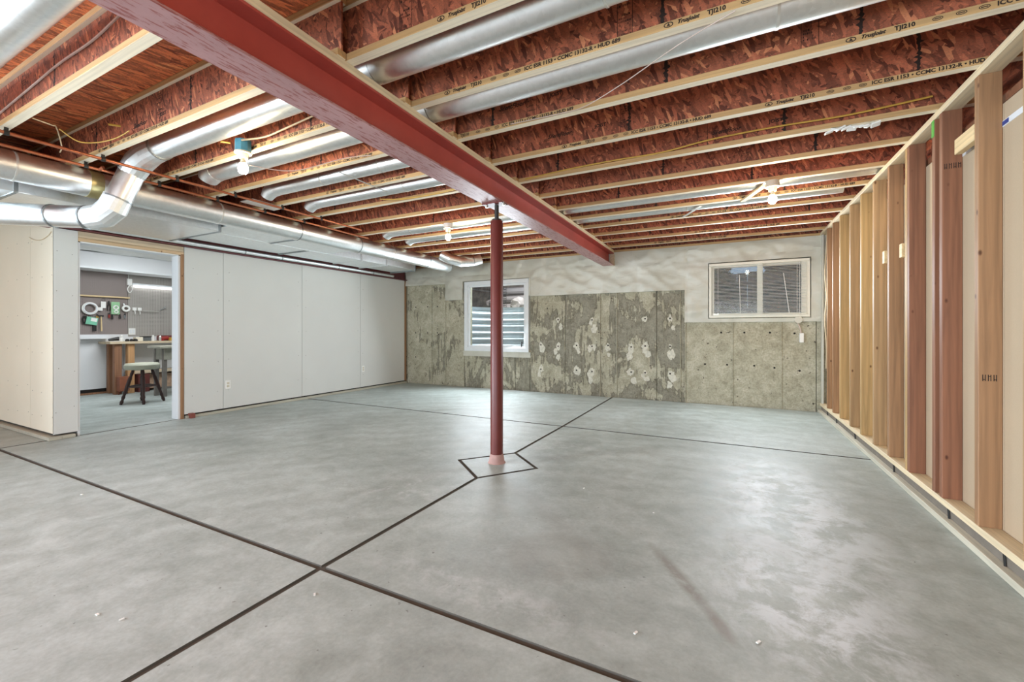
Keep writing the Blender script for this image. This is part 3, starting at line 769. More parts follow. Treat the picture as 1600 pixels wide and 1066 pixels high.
# ------------------------------------------------------------------ main beam and post
mb = thing('steel_beam', 'long brick-red steel I-beam crossing the ceiling above the post', 'beam', (XBEAM, 3.5, 2.186))
g = G(); bw = .183; pts = ibeam(XBEAM, bw, 2.186, 2.392, 0, 0, .012, .005)
g.extr([pts[3], pts[4], pts[5], pts[6], pts[7], pts[8], pts[9], pts[10]], -3.3, 7.03, 'xz'); obj('web_and_top_flange', g, M['red_paint'], mb)
g = G(); g.box(XBEAM-bw/2, XBEAM+bw/2, -3.3, 7.03, 2.186, 2.1985, .002); obj('bottom_flange', g, M['red_flange'], mb)
g = G(); g.box(XBEAM-bw/2+.004, XBEAM+bw/2-.002, -3.3, 7.03, 2.394, ZJ, .004); obj('nailer_plate', g, M['plate_y'], mb)
g = G(); g.box(XBEAM+.03, XBEAM+.10, 7.0, 7.045, 2.18, 2.37, .004); obj('wood_shim', g, M['plate_pine'], mb)
PX, PY = -1.735, 3.14
po = thing('support_post', 'round red steel post standing in the diamond-shaped slab under the beam', 'post', (PX, PY, 0))
g = G(); g.lathe((PX, PY, 0), [(.053, .07), (.053, 2.03), (.050, 2.035)], 28); obj('shaft', g, M['red_post'], po, smooth=True)
g = G(); g.lathe((PX, PY, 0), [(.075, .0), (.066, .012), (.060, .05), (.055, .075)], 24); obj('base_collar', g, plain('grout_collar', (176, 140, 132), .8), po, smooth=True)
g = G(); g.lathe((PX, PY, 0), [(.04, 2.03), (.04, 2.05), (.018, 2.052), (.018, 2.17)], 14); obj('jack_screw', g, M['black_iron'], po)
g = G(); g.obox((PX-.02, PY, 2.179), (.19, .11, .012), Matrix.Rotation(.0, 3, 'Z'), .001); obj('head_plate', g, M['red_post'], po)
for s in (-1, 1):
    g = G(); g.lathe((PX+.08*s, PY-.03, 2.15), [(.014, 0), (.014, .018), (.007, .02), (.007, .028)], 6); obj('bolt', g, M['zinc'], po)

# ------------------------------------------------------------------ joists
L1, LW = text_mesh('TJI210', .027, 1.0, M['ink'])
SER = text_mesh('TrusJoist', .024, 1.0, M['ink'], .35)
LET = text_mesh('ICC ESR 1153 \u2022 CCMC 13132-R \u2022 HUD 689', .027, 1.0, M['ink'])
WEBT = text_mesh('SilentFloor', .042, 1.0, M['ink'], .35)
WEBU = text_mesh('JOIST', .034, 1.0, M['ink'])
def badge_mesh(kind):
    g = G(); n = 16
    def ring(cx, cz, rx, rz, t):
        A = [g.bm.verts.new((cx+rx*math.cos(2*PI*j/n), 0, cz+rz*math.sin(2*PI*j/n))) for j in range(n)]
        B = [g.bm.verts.new((cx+(rx-t)*math.cos(2*PI*j/n), 0, cz+(rz-t)*math.sin(2*PI*j/n))) for j in range(n)]
        for j in range(n): g.bm.faces.new((A[j], A[(j+1) % n], B[(j+1) % n], B[j]))
    if kind == 0:
        ring(.02, 0, .02, .012, .004); g.bm.faces.new([g.bm.verts.new(p) for p in ((.012, 0, -.006), (.028, 0, -.006), (.02, 0, .008))])
    else:
        ring(.018, 0, .018, .009, .003); g.bm.faces.new([g.bm.verts.new(p) for p in ((.007, 0, -.002), (.029, 0, -.002), (.029, 0, .002), (.007, 0, .002))])
    me = bpy.data.meshes.new('badge'); g.bm.to_mesh(me); g.bm.free(); me.materials.append(M['ink']); return me
BG = [badge_mesh(0), badge_mesh(1)]
def smear_mesh(seed):
    rd = random.Random(seed); g = G(); h = DJ-.076; n = 26
    L = [rd.uniform(.002, .012)*(2.2 if rd.random() < .18 else 1) for _ in range(n+1)]; Rr = [rd.uniform(.002, .010)*(2.6 if rd.random() < .2 else 1) for _ in range(n+1)]
    vs = [(g.bm.verts.new((-L[i], 0, h*i/n)), g.bm.verts.new((Rr[i], 0, h*i/n))) for i in range(n+1)]
    for a, b in zip(vs, vs[1:]): g.bm.faces.new((a[0], a[1], b[1], b[0]))
    me = bpy.data.meshes.new('ink_smear'); g.bm.to_mesh(me); g.bm.free(); me.materials.append(M['ink']); return me
SM = [smear_mesh(i) for i in range(4)]
def stamp_mesh(seed):
    rd = random.Random(seed); g = G(); h = DJ-.076
    def q(x0, x1, z0, z1): g.bm.faces.new([g.bm.verts.new(p) for p in ((x0, 0, z0), (x1, 0, z0), (x1, 0, z1), (x0, 0, z1))])
    q(0, .0025, 0, h); q(.07, .0725, 0, h); z = .008
    while z < h-.014:
        if rd.random() < .75:
            x = .008
            while x < .06:
                w = rd.uniform(.004, .009)
                if rd.random() < .75:
                    q(x, x+.0022, z, z+.010); q(x+w-.002, x+w, z, z+.010)
                    if rd.random() < .6: q(x, x+w, z+rd.choice((0, .004, .008)), z+.002+rd.choice((.002, .006, .008)))
                x += w+.003
        z += .015
    me = bpy.data.meshes.new('ink_stamp'); g.bm.to_mesh(me); g.bm.free(); me.materials.append(M['ink']); return me
ST = [stamp_mesh(i) for i in range(3)]
HF = .034
def joist_meshes(x0, x1):
    out = []
    L = x1-x0
    for (nm, a, b, c, d, mt) in (('bottom_flange', -FW, 0, 0, HF, M['flange']), ('web', -FW/2-.005, -FW/2+.005, HF-.004, DJ-HF+.004, M['osb_web']), ('top_flange', -FW, 0, DJ-HF, DJ, M['flange'])):
        g = G(); g.box(0, L, a, b, c, d, .002 if 'flange' in nm else 0)
        me = bpy.data.meshes.new(nm); bmesh.ops.recalc_face_normals(g.bm, faces=g.bm.faces); g.bm.to_mesh(me); g.bm.free(); me.materials.append(mt)
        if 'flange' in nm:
            me.materials.append(M['veneer_lit'])
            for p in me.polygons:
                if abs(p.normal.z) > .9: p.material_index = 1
        out.append((nm, me))
    return out
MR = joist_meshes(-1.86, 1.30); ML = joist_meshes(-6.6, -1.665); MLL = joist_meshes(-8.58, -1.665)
ORD = ['first', 'second', 'third', 'fourth', 'fifth', 'sixth', 'seventh', 'eighth', 'ninth', 'tenth', 'eleventh', 'twelfth', 'thirteenth', 'fourteenth']
def print_row(t, x, yf, z):
    """one repeat of the printed line on the flange face"""
    yy = yf-.0008
    share('lettering', BG[0], (x, yy, z), t); share('lettering', SER[0], (x+.055, yy, z), t)
    share('lettering', L1, (x+.175, yy, z), t)
    share('lettering', BG[1], (x+.30, yy, z), t); share('lettering', BG[1], (x+.375, yy, z), t); share('lettering', BG[1], (x+.445, yy, z), t)
    share('lettering', LET[0], (x+.50, yy, z), t)
def joist(side, k, x0, meshes, label, texts, smears, stamps, script):
    yf = YK(k)-(.055 if side == 'l' else 0)
    t = thing('floor_joist', label, 'joist', (x0, yf, ZJ), 'floor joists '+('right' if side == 'r' else 'left')+' of the steel beam')
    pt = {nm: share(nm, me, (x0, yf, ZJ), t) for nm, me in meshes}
    for x in texts: print_row(pt['bottom_flange'], x, yf-FW, ZJ+HF/2)
    yw = yf-FW/2-.0058
    for x in smears: share('ink_smear', SM[int(abs(x)*10) % 4], (x, yw, ZJ+.038), pt['web'])
    for x in stamps: share('ink_stamp', ST[int(abs(x)*10) % 3], (x, yw, ZJ+.038), pt['web'])
    for x, dz in script:
        share('web_lettering', WEBT[0], (x, yw, ZJ+dz), pt['web']); share('web_lettering', WEBU[0], (x+.36, yw, ZJ+dz+.004), pt['web'])
RT = {1: [-1.12, .06], 2: [-1.43, -.25, .93], 3: [-1.87+.05, .49], 4: [-1.08, .10+.1], 5: [], 6: [], 7: [], 8: [.05], 9: [-.6], 11: [-.4], 12: [-1.0]}
RS = {1: [-1.758, .3], 2: [-.257, 1.1], 3: [-1.40, -.3, .552], 4: [-.599, .9], 5: [.35, -1.3], 6: [.6, -.5], 7: [-1.0, .2], 8: [-.7, .5], 9: [0, -1.2]}
RM = {1: [-1.35, .2], 2: [-.46], 3: [-1.15, .32], 4: [-.66], 5: [-.2], 6: [.1, -1.2], 7: [.4], 8: [-.4]}
RC = {3: [(-1.35, .14)], 4: [(-1.20, .12)], 2: [(.2, .15)], 5: [(-.1, .12)]}
for k in range(0, 13):
    joist('r', k, -1.86, MR, f'strand-board floor joist right of the steel beam, {ORD[12-k]} counted from the window wall', RT.get(k, []), RS.get(k, [random.uniform(-1.2, 1)]), RM.get(k, []), RC.get(k, []))
LT = {1: [-4.2], 2: [-4.6, -3.2], 3: [-3.4], 4: [-3.5]}
LS = {0: [-3.406, -4.4], 1: [-2.986, -4.298], 2: [-2.5, -3.9], 3: [-3.0]}
LM = {1: [-3.4], 0: [-3.9], 2: [-3.5]}
LC = {1: [(-3.72, .10)], 3: [(-3.3, .12)]}
for k in range(0, 13):
    joist('l', k, -8.58 if k < 2 else -6.6, MLL if k < 2 else ML, f'strand-board floor joist left of the steel beam, {ORD[12-k]} counted from the window wall', LT.get(k, []), LS.get(k, [random.uniform(-4, -2)]), LM.get(k, []), LC.get(k, []))

# ------------------------------------------------------------------ ducts
PYK = [1.735+.4823*i for i in range(8)]
def seam(g, p, d, r): 
    d = Vector(d).normalized(); g.tube([Vector(p)-d*.006, Vector(p)+d*.006], r+.003, 20, True)
def bay_pipe(y, z, r, x0, x1, label, seams, boot):
    t = thing('duct_pipe', label, 'duct', ((x0+x1)/2, y, z), 'round ducts between the joists')
    g = G(); g.tube([(x0, y, z), (x1, y, z)], r, 24); obj('pipe', g, M['galv'], t, smooth=True)
    for s in seams:
        g = G(); seam(g, (s, y, z), (1, 0, 0), r); obj('joint_band', g, M['foil_tape'], t, smooth=True)
    if boot:
        g = G(); g.tube([(x0+.02, y, z), (x0-.05, y, z-.005), (x0-.10, y, z-.025), (x0-.135, y, z-.06)], [r*1.02, r*1.02, r, r*.85], 18); obj('end_elbow', g, M['galv_dull'], t, smooth=True)
    return t
zA = ZJ+.115
bay_pipe(PYK[0], zA, .09, -1.70, 1.05, 'wide galvanized duct right of the beam, nearest the camera', [-.45], False)
bay_pipe(PYK[1], zA, .09, -1.70, 1.10, 'wide galvanized duct right of the beam, second from the camera', [.2, .62], False)
bay_pipe(PYK[1], zA, .09, -4.12, -1.705, 'wide galvanized duct left of the beam behind the blue lamp box', [-2.1], True)
zS = ZJ+.075
bay_pipe(PYK[2], zS, .066, -4.0, -1.86, 'narrow galvanized duct left of the beam behind the third joist bay', [-3.3, -2.6], True)
bay_pipe(PYK[3], zS, .066, -4.0, -1.86, 'narrow galvanized duct left of the beam with a hanging strap end', [-2.75], True)
bay_pipe(PYK[6], zS, .068, -4.25, 1.3, 'narrow galvanized duct beside the far bulbs, nearer of the two', [-3.9, -2.6, .3], True)
bay_pipe(PYK[7], zS, .068, -4.25, 1.0, 'narrow galvanized duct beside the far bulbs, farther of the two', [-3.6, -.4], True)
bay_pipe(.70, ZJ+.10, .09, -5.5, -2.0, 'galvanized duct crossing the top left corner', [-3.4], False)
# duct with elbows coming down between the copper pipes
te = thing('duct_pipe', 'galvanized duct run with elbows dropping past the copper pipes', 'duct', (-3.0, PYK[0], zA), 'round ducts between the joists')
g = G(); g.tube([(-4.02, PYK[0], zA), (-1.705, PYK[0], zA)], .088, 24); obj('pipe', g, M['galv'], te, smooth=True)
def gore(g, pts, r): g.tube(pts, r, 20)
g = G(); gore(g, [(-3.98, PYK[0], zA), (-4.16, PYK[0], zA-.012), (-4.31, PYK[0]-.01, zA-.065), (-4.375, PYK[0]-.03, zA-.145)], [.093, .096, .096, .092]); obj('upper_elbow', g, M['galv_dull'], te)
g = G(); g.tube([(-4.37, PYK[0]-.025, zA-.13), (-4.425, PYK[0]-.105, zA-.39)], .088, 20); obj('drop_pipe', g, M['galv'], te, smooth=True)
g = G(); gore(g, [(-4.42, PYK[0]-.10, zA-.36), (-4.445, PYK[0]-.125, zA-.45), (-4.51, PYK[0]-.16, zA-.51), (-4.61, PYK[0]-.215, zA-.53)], [.093, .096, .096, .094]); obj('lower_elbow', g, M['galv_dull'], te)
g = G(); g.tube([(-4.58, PYK[0]-.20, zA-.529), (-5.45, PYK[0]-.68, zA-.49)], .088, 22); obj('branch_pipe', g, M['galv'], te, smooth=True)
for a, b2, r in (((-3.98, PYK[0], zA), (1, 0, 0), .093), ((-4.375, PYK[0]-.03, zA-.145), (-.25, -.36, -1), .092), ((-4.42, PYK[0]-.10, zA-.375), (-.2, -.3, -1), .094), ((-4.62, PYK[0]-.222, zA-.528), (-.86, -.5, .04), .094), ((-4.85, PYK[0]-.35, zA-.517), (-.86, -.5, 0), .09)):
    g = G(); seam(g, a, b2, r); obj('joint_band', g, M['galv_dark'], te, smooth=True)
# main round duct along the left
tm = thing('main_duct', 'long round galvanized main duct running along the left wall', 'duct', (-4.66, 3.5, 2.315))
MX, MZ, MRad = -4.66, 2.315, .108
g = G(); g.tube([(MX, .3, MZ), (MX, 5.9, MZ)], MRad, 28); obj('pipe', g, M['galv'], tm, smooth=True)
g = G(); g.tube([(MX, 5.88, MZ), (MX, 6.55, MZ-.01)], MRad-.003, 28); obj('end_pipe', g, M['galv_dull'], tm, smooth=True)
for y in (1.12, 1.55, 2.52, 3.42, 4.36, 5.02, 5.9, 6.54):
    g = G(); seam(g, (MX, y, MZ), (0, 1, 0), MRad); obj('joint_band', g, M['galv_dark'] if y in (3.42, 4.36, 5.9, 6.54) else M['foil_tape'], tm, smooth=True)
g = G(); g.tube([(MX, 1.52, MZ), (MX, 1.60, MZ)], MRad+.004, 24); obj('hanger_strap', g, plain('brass_strap', (170, 156, 110), .35, .7), tm, smooth=True)
g = G(); gore(g, [(-4.45, 6.05, 2.43), (-4.32, 6.12, 2.36), (-4.18, 6.25, 2.32), (-4.02, 6.42, 2.34), (-3.93, 6.52, 2.38)], [.085, .09, .09, .085, .085]); obj('end_elbow', g, M['galv'], tm)
g = G(); seam(g, (-4.02, 6.42, 2.34), (.6, .6, .2), .086); obj('joint_band', g, M['galv_dark'], tm)
# rectangular trunks and plenum
tk = thing('trunk_duct', 'flat rectangular galvanized trunk duct under the joists beside the round main', 'duct', (-5.3, 4, 2.24))
def sheet_box(g, x0, x1, y0, y1, z0, z1): g.box(x0, x1, y0, y1, z0, z1, .004)
g = G(); sheet_box(g, -5.28, -4.80, 2.72, 4.37, 2.245, 2.42); obj('near_section', g, M['galv_dull'], tk)
g = G(); sheet_box(g, -5.94, -5.30, 2.72, 5.62, 2.25, 2.42); obj('wall_section', g, M['galv_dull'], tk)
g = G(); sheet_box(g, -5.92, -5.32, 5.62, 6.42, 2.26, 2.42); obj('end_section', g, M['galv_dull'], tk)
for (x0, x1, y, nm) in ((-5.29, -4.79, 3.50, 'drive_cleat'), (-5.95, -5.29, 4.07, 'drive_cleat'), (-5.95, -5.29, 5.05, 'drive_cleat'), (-5.95, -5.29, 5.62, 'drive_cleat'), (-5.93, -5.31, 6.40, 'end_flange')):
    g = G(); g.box(x0-.006, x1+.006, y-.014, y+.014, 2.235, 2.425, .003); obj(nm, g, M['galv_dark'] if nm == 'end_flange' or y < 4.2 else M['galv'], tk)
g = G(); g.box(-5.31, -5.27, 2.72, 4.37, 2.236, 2.25, .002); obj('standing_seam', g, M['galv'], tk)
g = G(); sheet_box(g, -5.95, -4.93, .5, 2.70, 2.19, 2.42); 
tp = tag(obj('plenum_duct', g, M['galv'], origin=(-5.4, 1.6, 2.19)), 'shiny wide galvanized plenum box above the doorway', 'duct')
for y in (1.2, 2.69):
    g = G(); g.box(-5.956, -4.924, y-.014, y+.014, 2.184, 2.424, .003); obj('drive_cleat', g, M['galv_dark'], tp)
g = G(); g.tube([(-6.0, .8, 2.205), (-6.0, 6.55, 2.205)], .026, 14)
ts = tag(obj('small_duct', g, M['galv_dull'], smooth=True, origin=(-5.98, 4.5, 2.22)), 'thin round galvanized duct tucked against the red beam over the drywall', 'duct')
for y in (3.6, 4.15, 5.2, 6.0):
    g = G(); seam(g, (-6.0, y, 2.205), (0, 1, 0), .026); obj('joint_band', g, M['galv_dark'], ts)
g = G(); g.obox((-4.345, 2.80, 2.432), (.20, .36, .010), Matrix.Rotation(.0, 3, 'Y'), .002); tag(obj('foil_patch', g, M['foil_tape']), 'pale foil wrap lying over the round main duct beside the copper', 'wrap')

# ------------------------------------------------------------------ copper pipes
for i, (x, y1, lab) in enumerate(((-4.20, 4.0, 'copper water pipe under the joists, the one nearer the room'), (-4.495, 4.4, 'copper water pipe under the joists, the one nearer the ducts'))):
    t = thing('copper_pipe', lab, 'pipe', (x, 2, 2.415), 'copper pipes along the left wall')
    g = G(); g.tube([(x, .2, 2.405), (x, y1, 2.405)], .0115, 12); obj('tube', g, M['copper'], t, smooth=True)
    for k in range(0, 6):
        yk = YK(k)-.055-.026
        if yk < y1:
            g = G(); g.tube([(x, yk-.012, 2.405), (x, yk+.012, 2.405)], .0165, 10); g.box(x-.003, x+.003, yk-.01, yk+.01, 2.415, ZJ+.004); obj('clamp', g, M['black_iron'], t)
    if i == 1:
        g = G(); g.tube([(x, 1.54, 2.405), (x+.02, 1.545, 2.405), (x+.05, 1.55, 2.417)], .012, 10); obj('stub_end', g, M['copper'], t)

# ------------------------------------------------------------------ bulbs
def lamp(x, y, z_box, boxr, boxh, boxmat, label, ceil):
    t = thing('bulb_fixture', label, 'lamp', (x, y, z_box), 'bare bulbs under the joists')
    g = G(); g.lathe((x, y, z_box-boxh), [(boxr*.98, 0), (boxr, .004), (boxr, boxh)], 8 if boxmat is M['plastic_blue'] else 20); obj('junction_box', g, boxmat, t)
    z = z_box-boxh
    g = G(); g.lathe((x, y, z), [(.03, -.045), (.034, -.03), (.04, -.012), (boxr*1.06, -.010), (boxr*1.06, 0)], 24); obj('lamp_holder', g, M['porcelain'], t, smooth=True)
    zb = z-.045
    g = G(); g.lathe((x, y, zb), [(.022, -.038), (.0155, -.016), (.014, .004)], 20); bs = obj('bulb_base', g, M['bulb_neck'], t, smooth=True)
    g = G(); g.lathe((x, y, zb), [(.006, -.112), (.020, -.108), (.029, -.096), (.033, -.078), (.030, -.054), (.0225, -.038)], 20); obj('bulb_glass', g, M['bulb'], bs, smooth=True)
lamp(-3.13, 1.865, 2.489, .053, .084, M['plastic_blue'], 'lit bare bulb under a blue octagon box, left of the beam', None)
lamp(-3.10, YK(7)-.055-.026, ZJ, .055, .05, M['plastic_white'], 'lit bare bulb near the far left corner, behind the post', None)
lamp(.36, YK(7)-.026, ZJ, .055, .045, M['porcelain'], 'lit bare bulb right of the beam, above the slider window', None)

# ------------------------------------------------------------------ cables and small bits on the joists
def cable(pts, r, mat, label, name='cable'):
    g = G(); g.tube(smoothpath(pts, 5), r, 6); return tag(obj(name, g, mat, smooth=True), label, 'cable')
yw0 = YK(0)-.055-FW/2-.012
cable([(-4.6, yw0, 2.50), (-4.3, yw0, 2.54), (-3.74, yw0, 2.575), (-3.3, yw0, 2.60), (-2.9, yw0, 2.60), (-2.6, yw0+.004, 2.64), (-2.3, yw0, 2.66)], .006, M['cable_white'], 'pinkish white cable sagging along the nearest left joist')
yy = YK(2)-.055-FW-.008
cable([(-3.09, 1.83, 2.47), (-2.95, yy, 2.50), (-2.75, yy, 2.51), (-2.5, yy, 2.53), (-2.3, yy, 2.545), (-1.9, yy, 2.55)], .006, M['cable_cream'], 'cream cable running from the blue lamp box to the beam')
yy = YK(5)-FW-.008
cable([(-1.6, yy, 2.455), (-1.2, yy, 2.475), (-.8, yy, 2.48), (-.45, yy, 2.475), (-.1, yy, 2.505), (.3, yy, 2.51), (.7, yy, 2.50), (1.1, yy, 2.52)], .006, M['cable_yellow'], 'yellow cable stapled along a joist right of the beam')
cable([(-1.25, 2.45, ZJ+.01), (-.9, 2.44, ZJ-.005), (-.75, 2.43, ZJ-.004), (-.5, 2.30, ZJ-.002), (-.2, 2.1, ZJ-.004), (.03, 1.98, ZJ-.006)], .0025, M['cable_white'], 'thin loose wire slung under two joists right of the beam')
cable([(-4.5, 1.32, 2.46), (-4.4, 1.3, 2.48), (-4.15, 1.2, 2.52), (-3.95, 1.12, 2.46), (-3.9, 1.02, 2.45)], .004, M['cable_cream'], 'looped cream wires bunched above the copper pipes')
cable([(-4.10, 1.2, 2.50), (-4.06, 1.28, 2.44), (-4.0, 1.36, 2.45), (-3.85, 1.41, 2.47), (-3.7, 1.43, 2.50)], .004, M['cable_yellow'], 'single tan wire curling from the joist at top left')
cable([(-3.06, 1.87, 2.27+.03), (-2.9, 2.1, 2.31), (-2.6, 2.3, 2.42), (-2.4, 2.38, ZJ-.004)], .003, M['cable_white'], 'thin white wire passing right behind the near bulb')
cable([(-3.2, 3.3, ZJ+.03), (-2.9, 3.3, ZJ-.01), (-2.5, 3.32, ZJ-.01), (-2.1, 3.34, ZJ+.02)], .005, M['cable_yellow'], 'yellow cable drooping left of the beam near the post')
g = G(); g.obox((-2.88, 2.78, ZJ-.01), (.016, .50, .003), Matrix.Rotation(-.12, 3, 'Z') @ Matrix.Rotation(-.06, 3, 'X')); tag(obj('hanger_strap', g, M['zinc']), 'white metal strap bridging two joists left of the beam', 'strap')
g = G(); g.obox((-.35, 5.12, ZJ-.006), (.03, .42, .004), Matrix.Rotation(.5, 3, 'Z')); tag(obj('hanger_strap', g, M['zinc']), 'pale metal strap bridging joists beyond the far right bulb', 'strap')
g = G(); g.obox((.22, 4.72, ZJ-.006), (.05, .46, .018), Matrix.Rotation(.35, 3, 'Z'), .002); tag(obj('furring_strip', g, M['pine_x']), 'short wooden strip nailed under the joists beside the right bulb', 'strip')
g = G()
for i in range(9):
    g.obox((.60+.03*i, YK(5)-.03+random.uniform(-.01, .01), ZJ-.008-random.uniform(0, .012)), (.05, .04, .012), Matrix.Rotation(random.uniform(-.5, .5), 3, 'Y') @ Matrix.Rotation(random.uniform(-.6, .6), 3, 'X'), .003)
tag(obj('crumpled_tape', g, M['plastic_white']), 'crumpled white tape stuck under a joist right of the beam', 'tape')
g = G()
for x, y in ((-3.75, 1.40), (-3.35, 1.9), (-4.5, .98)): g.tube([(x, y, 2.53), (x-.015, y-.06, 2.52)], .007, 6)
obj('capped_wire', g, M['cable_yellow'], kind='stuff', label='yellow capped wire ends poking from the left joists')

# ------------------------------------------------------------------ workshop beyond the doorway
SX = -9.83
wsx = structure('wall_workshop', 'far wall of the workshop with pegboard above white board')
g = G(); g.box(SX-.02, SX-.006, 1.9, 5.6, .09, 1.06); obj('lower_board', g, M['drywall_white'], wsx)
g = G(); g.box(SX-.02, SX-.004, 1.9, 3.775, 1.04, 2.3); obj('pegboard', g, M['peg_dark'], wsx, label='darker brown pegboard on the left')
g = G(); g.box(SX-.02, SX-.0, 3.778, 5.6, 1.0, 2.3); obj('pegboard', g, M['peg_light'], wsx, label='paler grey pegboard on the right')
g = G(); g.box(SX-.03, SX+.02, 1.9, 5.6, 0, .03); obj('floor_plate', g, M['pine_dark'], wsx)
g = G(); g.box(SX-.04, SX-.021, 1.9, 5.6, 0, 2.5); obj('cavity_shade', g, M['gap'], wsx)  # dark sheet puts shade into the gap above the floor plate
g = G(); g.box(SX, SX+.42, 1.9, 5.6, 2.14, 2.42, .004); obj('soffit', g, M['drywall_white'], wsx)
g = G(); g.box(SX+.42, SX+.435, 1.9, 5.6, 2.14, 2.17, .002); obj('soffit_trim', g, M['vinyl'], wsx)
g = G(); g.box(SX-.01, XL-.11, 5.6, 5.62, 0, 2.5); g.box(SX-.01, XL-.17, 1.86, 1.88, 0, 2.5); obj('side_board', g, M['drywall_white'], wsx)
g = G()
nx_, ny_ = 40, 40
vs = [[g.bm.verts.new((SX+i*(XL-.17-SX)/nx_, 1.88+j*3.72/ny_, 2.425+.02*noise.noise(Vector((i*.35, j*.22, 3))))) for j in range(ny_+1)] for i in range(nx_+1)]
for i in range(nx_):
    for j in range(ny_): g.bm.faces.new((vs[i][j], vs[i+1][j], vs[i+1][j+1], vs[i][j+1]))
obj('ceiling_liner', g, M['plastic_white'], wsx, smooth=True)
XP = -9.80
def pegthing(name, label, cat, g, mat, loc=None, group='tools on the pegboard'):
    return tag(obj(name, g, mat, smooth=False, origin=loc or (XP, 3.4, 1.4)), label, cat, group)
g = G(); g.box(SX, SX+.05, 2.6, 3.79, 1.695, 1.72, .002); tag(obj('tool_rail', g, M['pine_x']), 'pale wooden rail fixed across the brown pegboard', 'rail')
def torus(g, c, R, r, n=22, m=8):
    ring = []
    for i in range(n):
        a = 2*PI*i/n; ring.append([g.bm.verts.new((c[0]+r*math.sin(2*PI*j/m), c[1]+(R+r*math.cos(2*PI*j/m))*math.cos(a), c[2]+(R+r*math.cos(2*PI*j/m))*math.sin(a))) for j in range(m)])
    for i in range(n):
        for j in range(m): g.bm.faces.new((ring[i][j], ring[(i+1) % n][j], ring[(i+1) % n][(j+1) % m], ring[i][(j+1) % m]))
tc = thing('cable_coil', 'grey-white coil of cable hanging on the brown pegboard', 'coil', (XP, 3.24, 1.49), 'tools on the pegboard')
for i, (R, dx, mt) in enumerate(((.092, .02, 'plastic_white'), (.078, .035, 'cable_white'), (.098, .045, 'plastic_white'), (.083, .055, 'vinyl'))):
    g = G(); torus(g, (SX+dx, 3.24, 1.49), R, .011); obj('loop', g, M[mt], tc, smooth=True)
g = G(); g.box(XP-.01, XP+.02, 3.345, 3.405, 1.455, 1.515, .004); pegthing('white_charger', 'small white plug pack hanging beside the coil', 'charger', g, M['plastic_white'])
tg_ = thing('price_tag', 'white card tag on a hook right of the coil', 'tag', (XP, 3.42, 1.56), 'tools on the pegboard')
g = G(); g.box(XP, XP+.006, 3.385, 3.455, 1.505, 1.62, .002); obj('card', g, M['plastic_white'], tg_)
g = G(); torus(g, (XP, 3.42, 1.65), .022, .003, 14, 5); obj('ring', g, M['black_iron'], tg_)
def pliers(y, z, mat, label, s=1.0):
    t = thing('pliers', label, 'pliers', (XP, y, z), 'tools on the pegboard')
    g = G(); g.tube([(XP, y, z+.075*s), (XP, y, z+.02*s)], [.008, .016], 8); obj('jaw', g, M['black_iron'], t)
    for d in (-1, 1):
        g = G(); g.tube(smoothpath([(XP, y, z+.02*s), (XP, y+.02*d*s, z-.03*s), (XP, y+.014*d*s, z-.10*s)], 3), .007, 6); obj('grip', g, mat, t)
gm = plain('green_card', (120, 190, 160), .5); gm2 = plain('green_pack', (150, 196, 150), .5); rd_ = plain('red_grip', (150, 40, 36), .5)
pliers(3.495, 1.56, M['black_iron'], 'black pliers hanging between the white tag and the green pack')
t = thing('blister_pack', 'green and white blister pack hanging in the middle of the pegboard', 'package', (XP, 3.585, 1.5), 'tools on the pegboard')
g = G(); g.box(XP, XP+.008, 3.525, 3.645, 1.40, 1.62, .002); obj('card', g, gm2, t)
g = G(); torus(g, (XP+.018, 3.585, 1.52), .032, .012, 16, 6); obj('blister', g, M['plastic_white'], t, smooth=True)
g = G(); torus(g, (XP+.018, 3.59, 1.445), .024, .010, 16, 6); obj('blister', g, M['plastic_white'], t, smooth=True)
t = thing('tape_roll', 'white roll of tape hanging at the seam of the pegboards', 'tape', (XP, 3.73, 1.51), 'tools on the pegboard')
g = G(); torus(g, (XP+.02, 3.73, 1.51), .045, .018, 22, 8); obj('roll', g, M['plastic_white'], t, smooth=True)
g = G(); g.tube([(XP, 3.70, 1.60), (XP+.02, 3.71, 1.55)], .012, 6); obj('loose_end', g, M['vinyl'], t)
for i, y in enumerate((3.862, 3.938)):
    t = thing('wall_hook', ['white plastic hook on the grey pegboard, the left of the pair', 'white plastic hook on the grey pegboard, the right of the pair'][i], 'hook', (XP, y, 1.5), 'hooks on the grey pegboard')
    g = G(); g.box(XP-.02, XP+.005, y-.03, y+.03, 1.48, 1.535, .003); obj('hook_plate', g, M['plastic_white'], t)
    g = G(); g.tube([(XP, y, 1.49), (XP+.02, y, 1.44), (XP+.01, y, 1.41)], .008, 6); obj('prong', g, M['plastic_white'], t)
g = G(); g.tube([(XP+.02, 3.90, 1.475), (XP+.02, 4.24, 1.47)], .006, 6); g.tube([(XP-.02, 4.0, 1.49), (XP+.01, 4.16, 1.49)], .004, 6); pegthing('steel_rod', 'thin bright rod resting across hooks on the grey pegboard', 'rod', g, M['zinc'], (XP, 4.1, 1.48))
g = G(); g.tube([(XP, 4.27, 1.51), (XP+.01, 4.31, 1.535), (XP, 4.35, 1.575)], .007, 6); g.tube([(XP, 4.31, 1.535), (XP, 4.36, 1.54)], .005, 6); pegthing('allen_key', 'dark bent tool on the grey pegboard near the door jamb', 'tool', g, M['galv_dark'], (XP, 4.3, 1.53))
g = G(); g.obox((XP+.012, 3.265, 1.275), (.012, .15, .13), Matrix.Rotation(-.18, 3, 'X'), .002); t = pegthing('green_package', 'tilted green and white package hanging below the coil', 'package', g, gm)
g = G(); g.obox((XP+.019, 3.29, 1.295), (.004, .08, .06), Matrix.Rotation(-.18, 3, 'X')); obj('white_panel', g, M['plastic_white'], t)
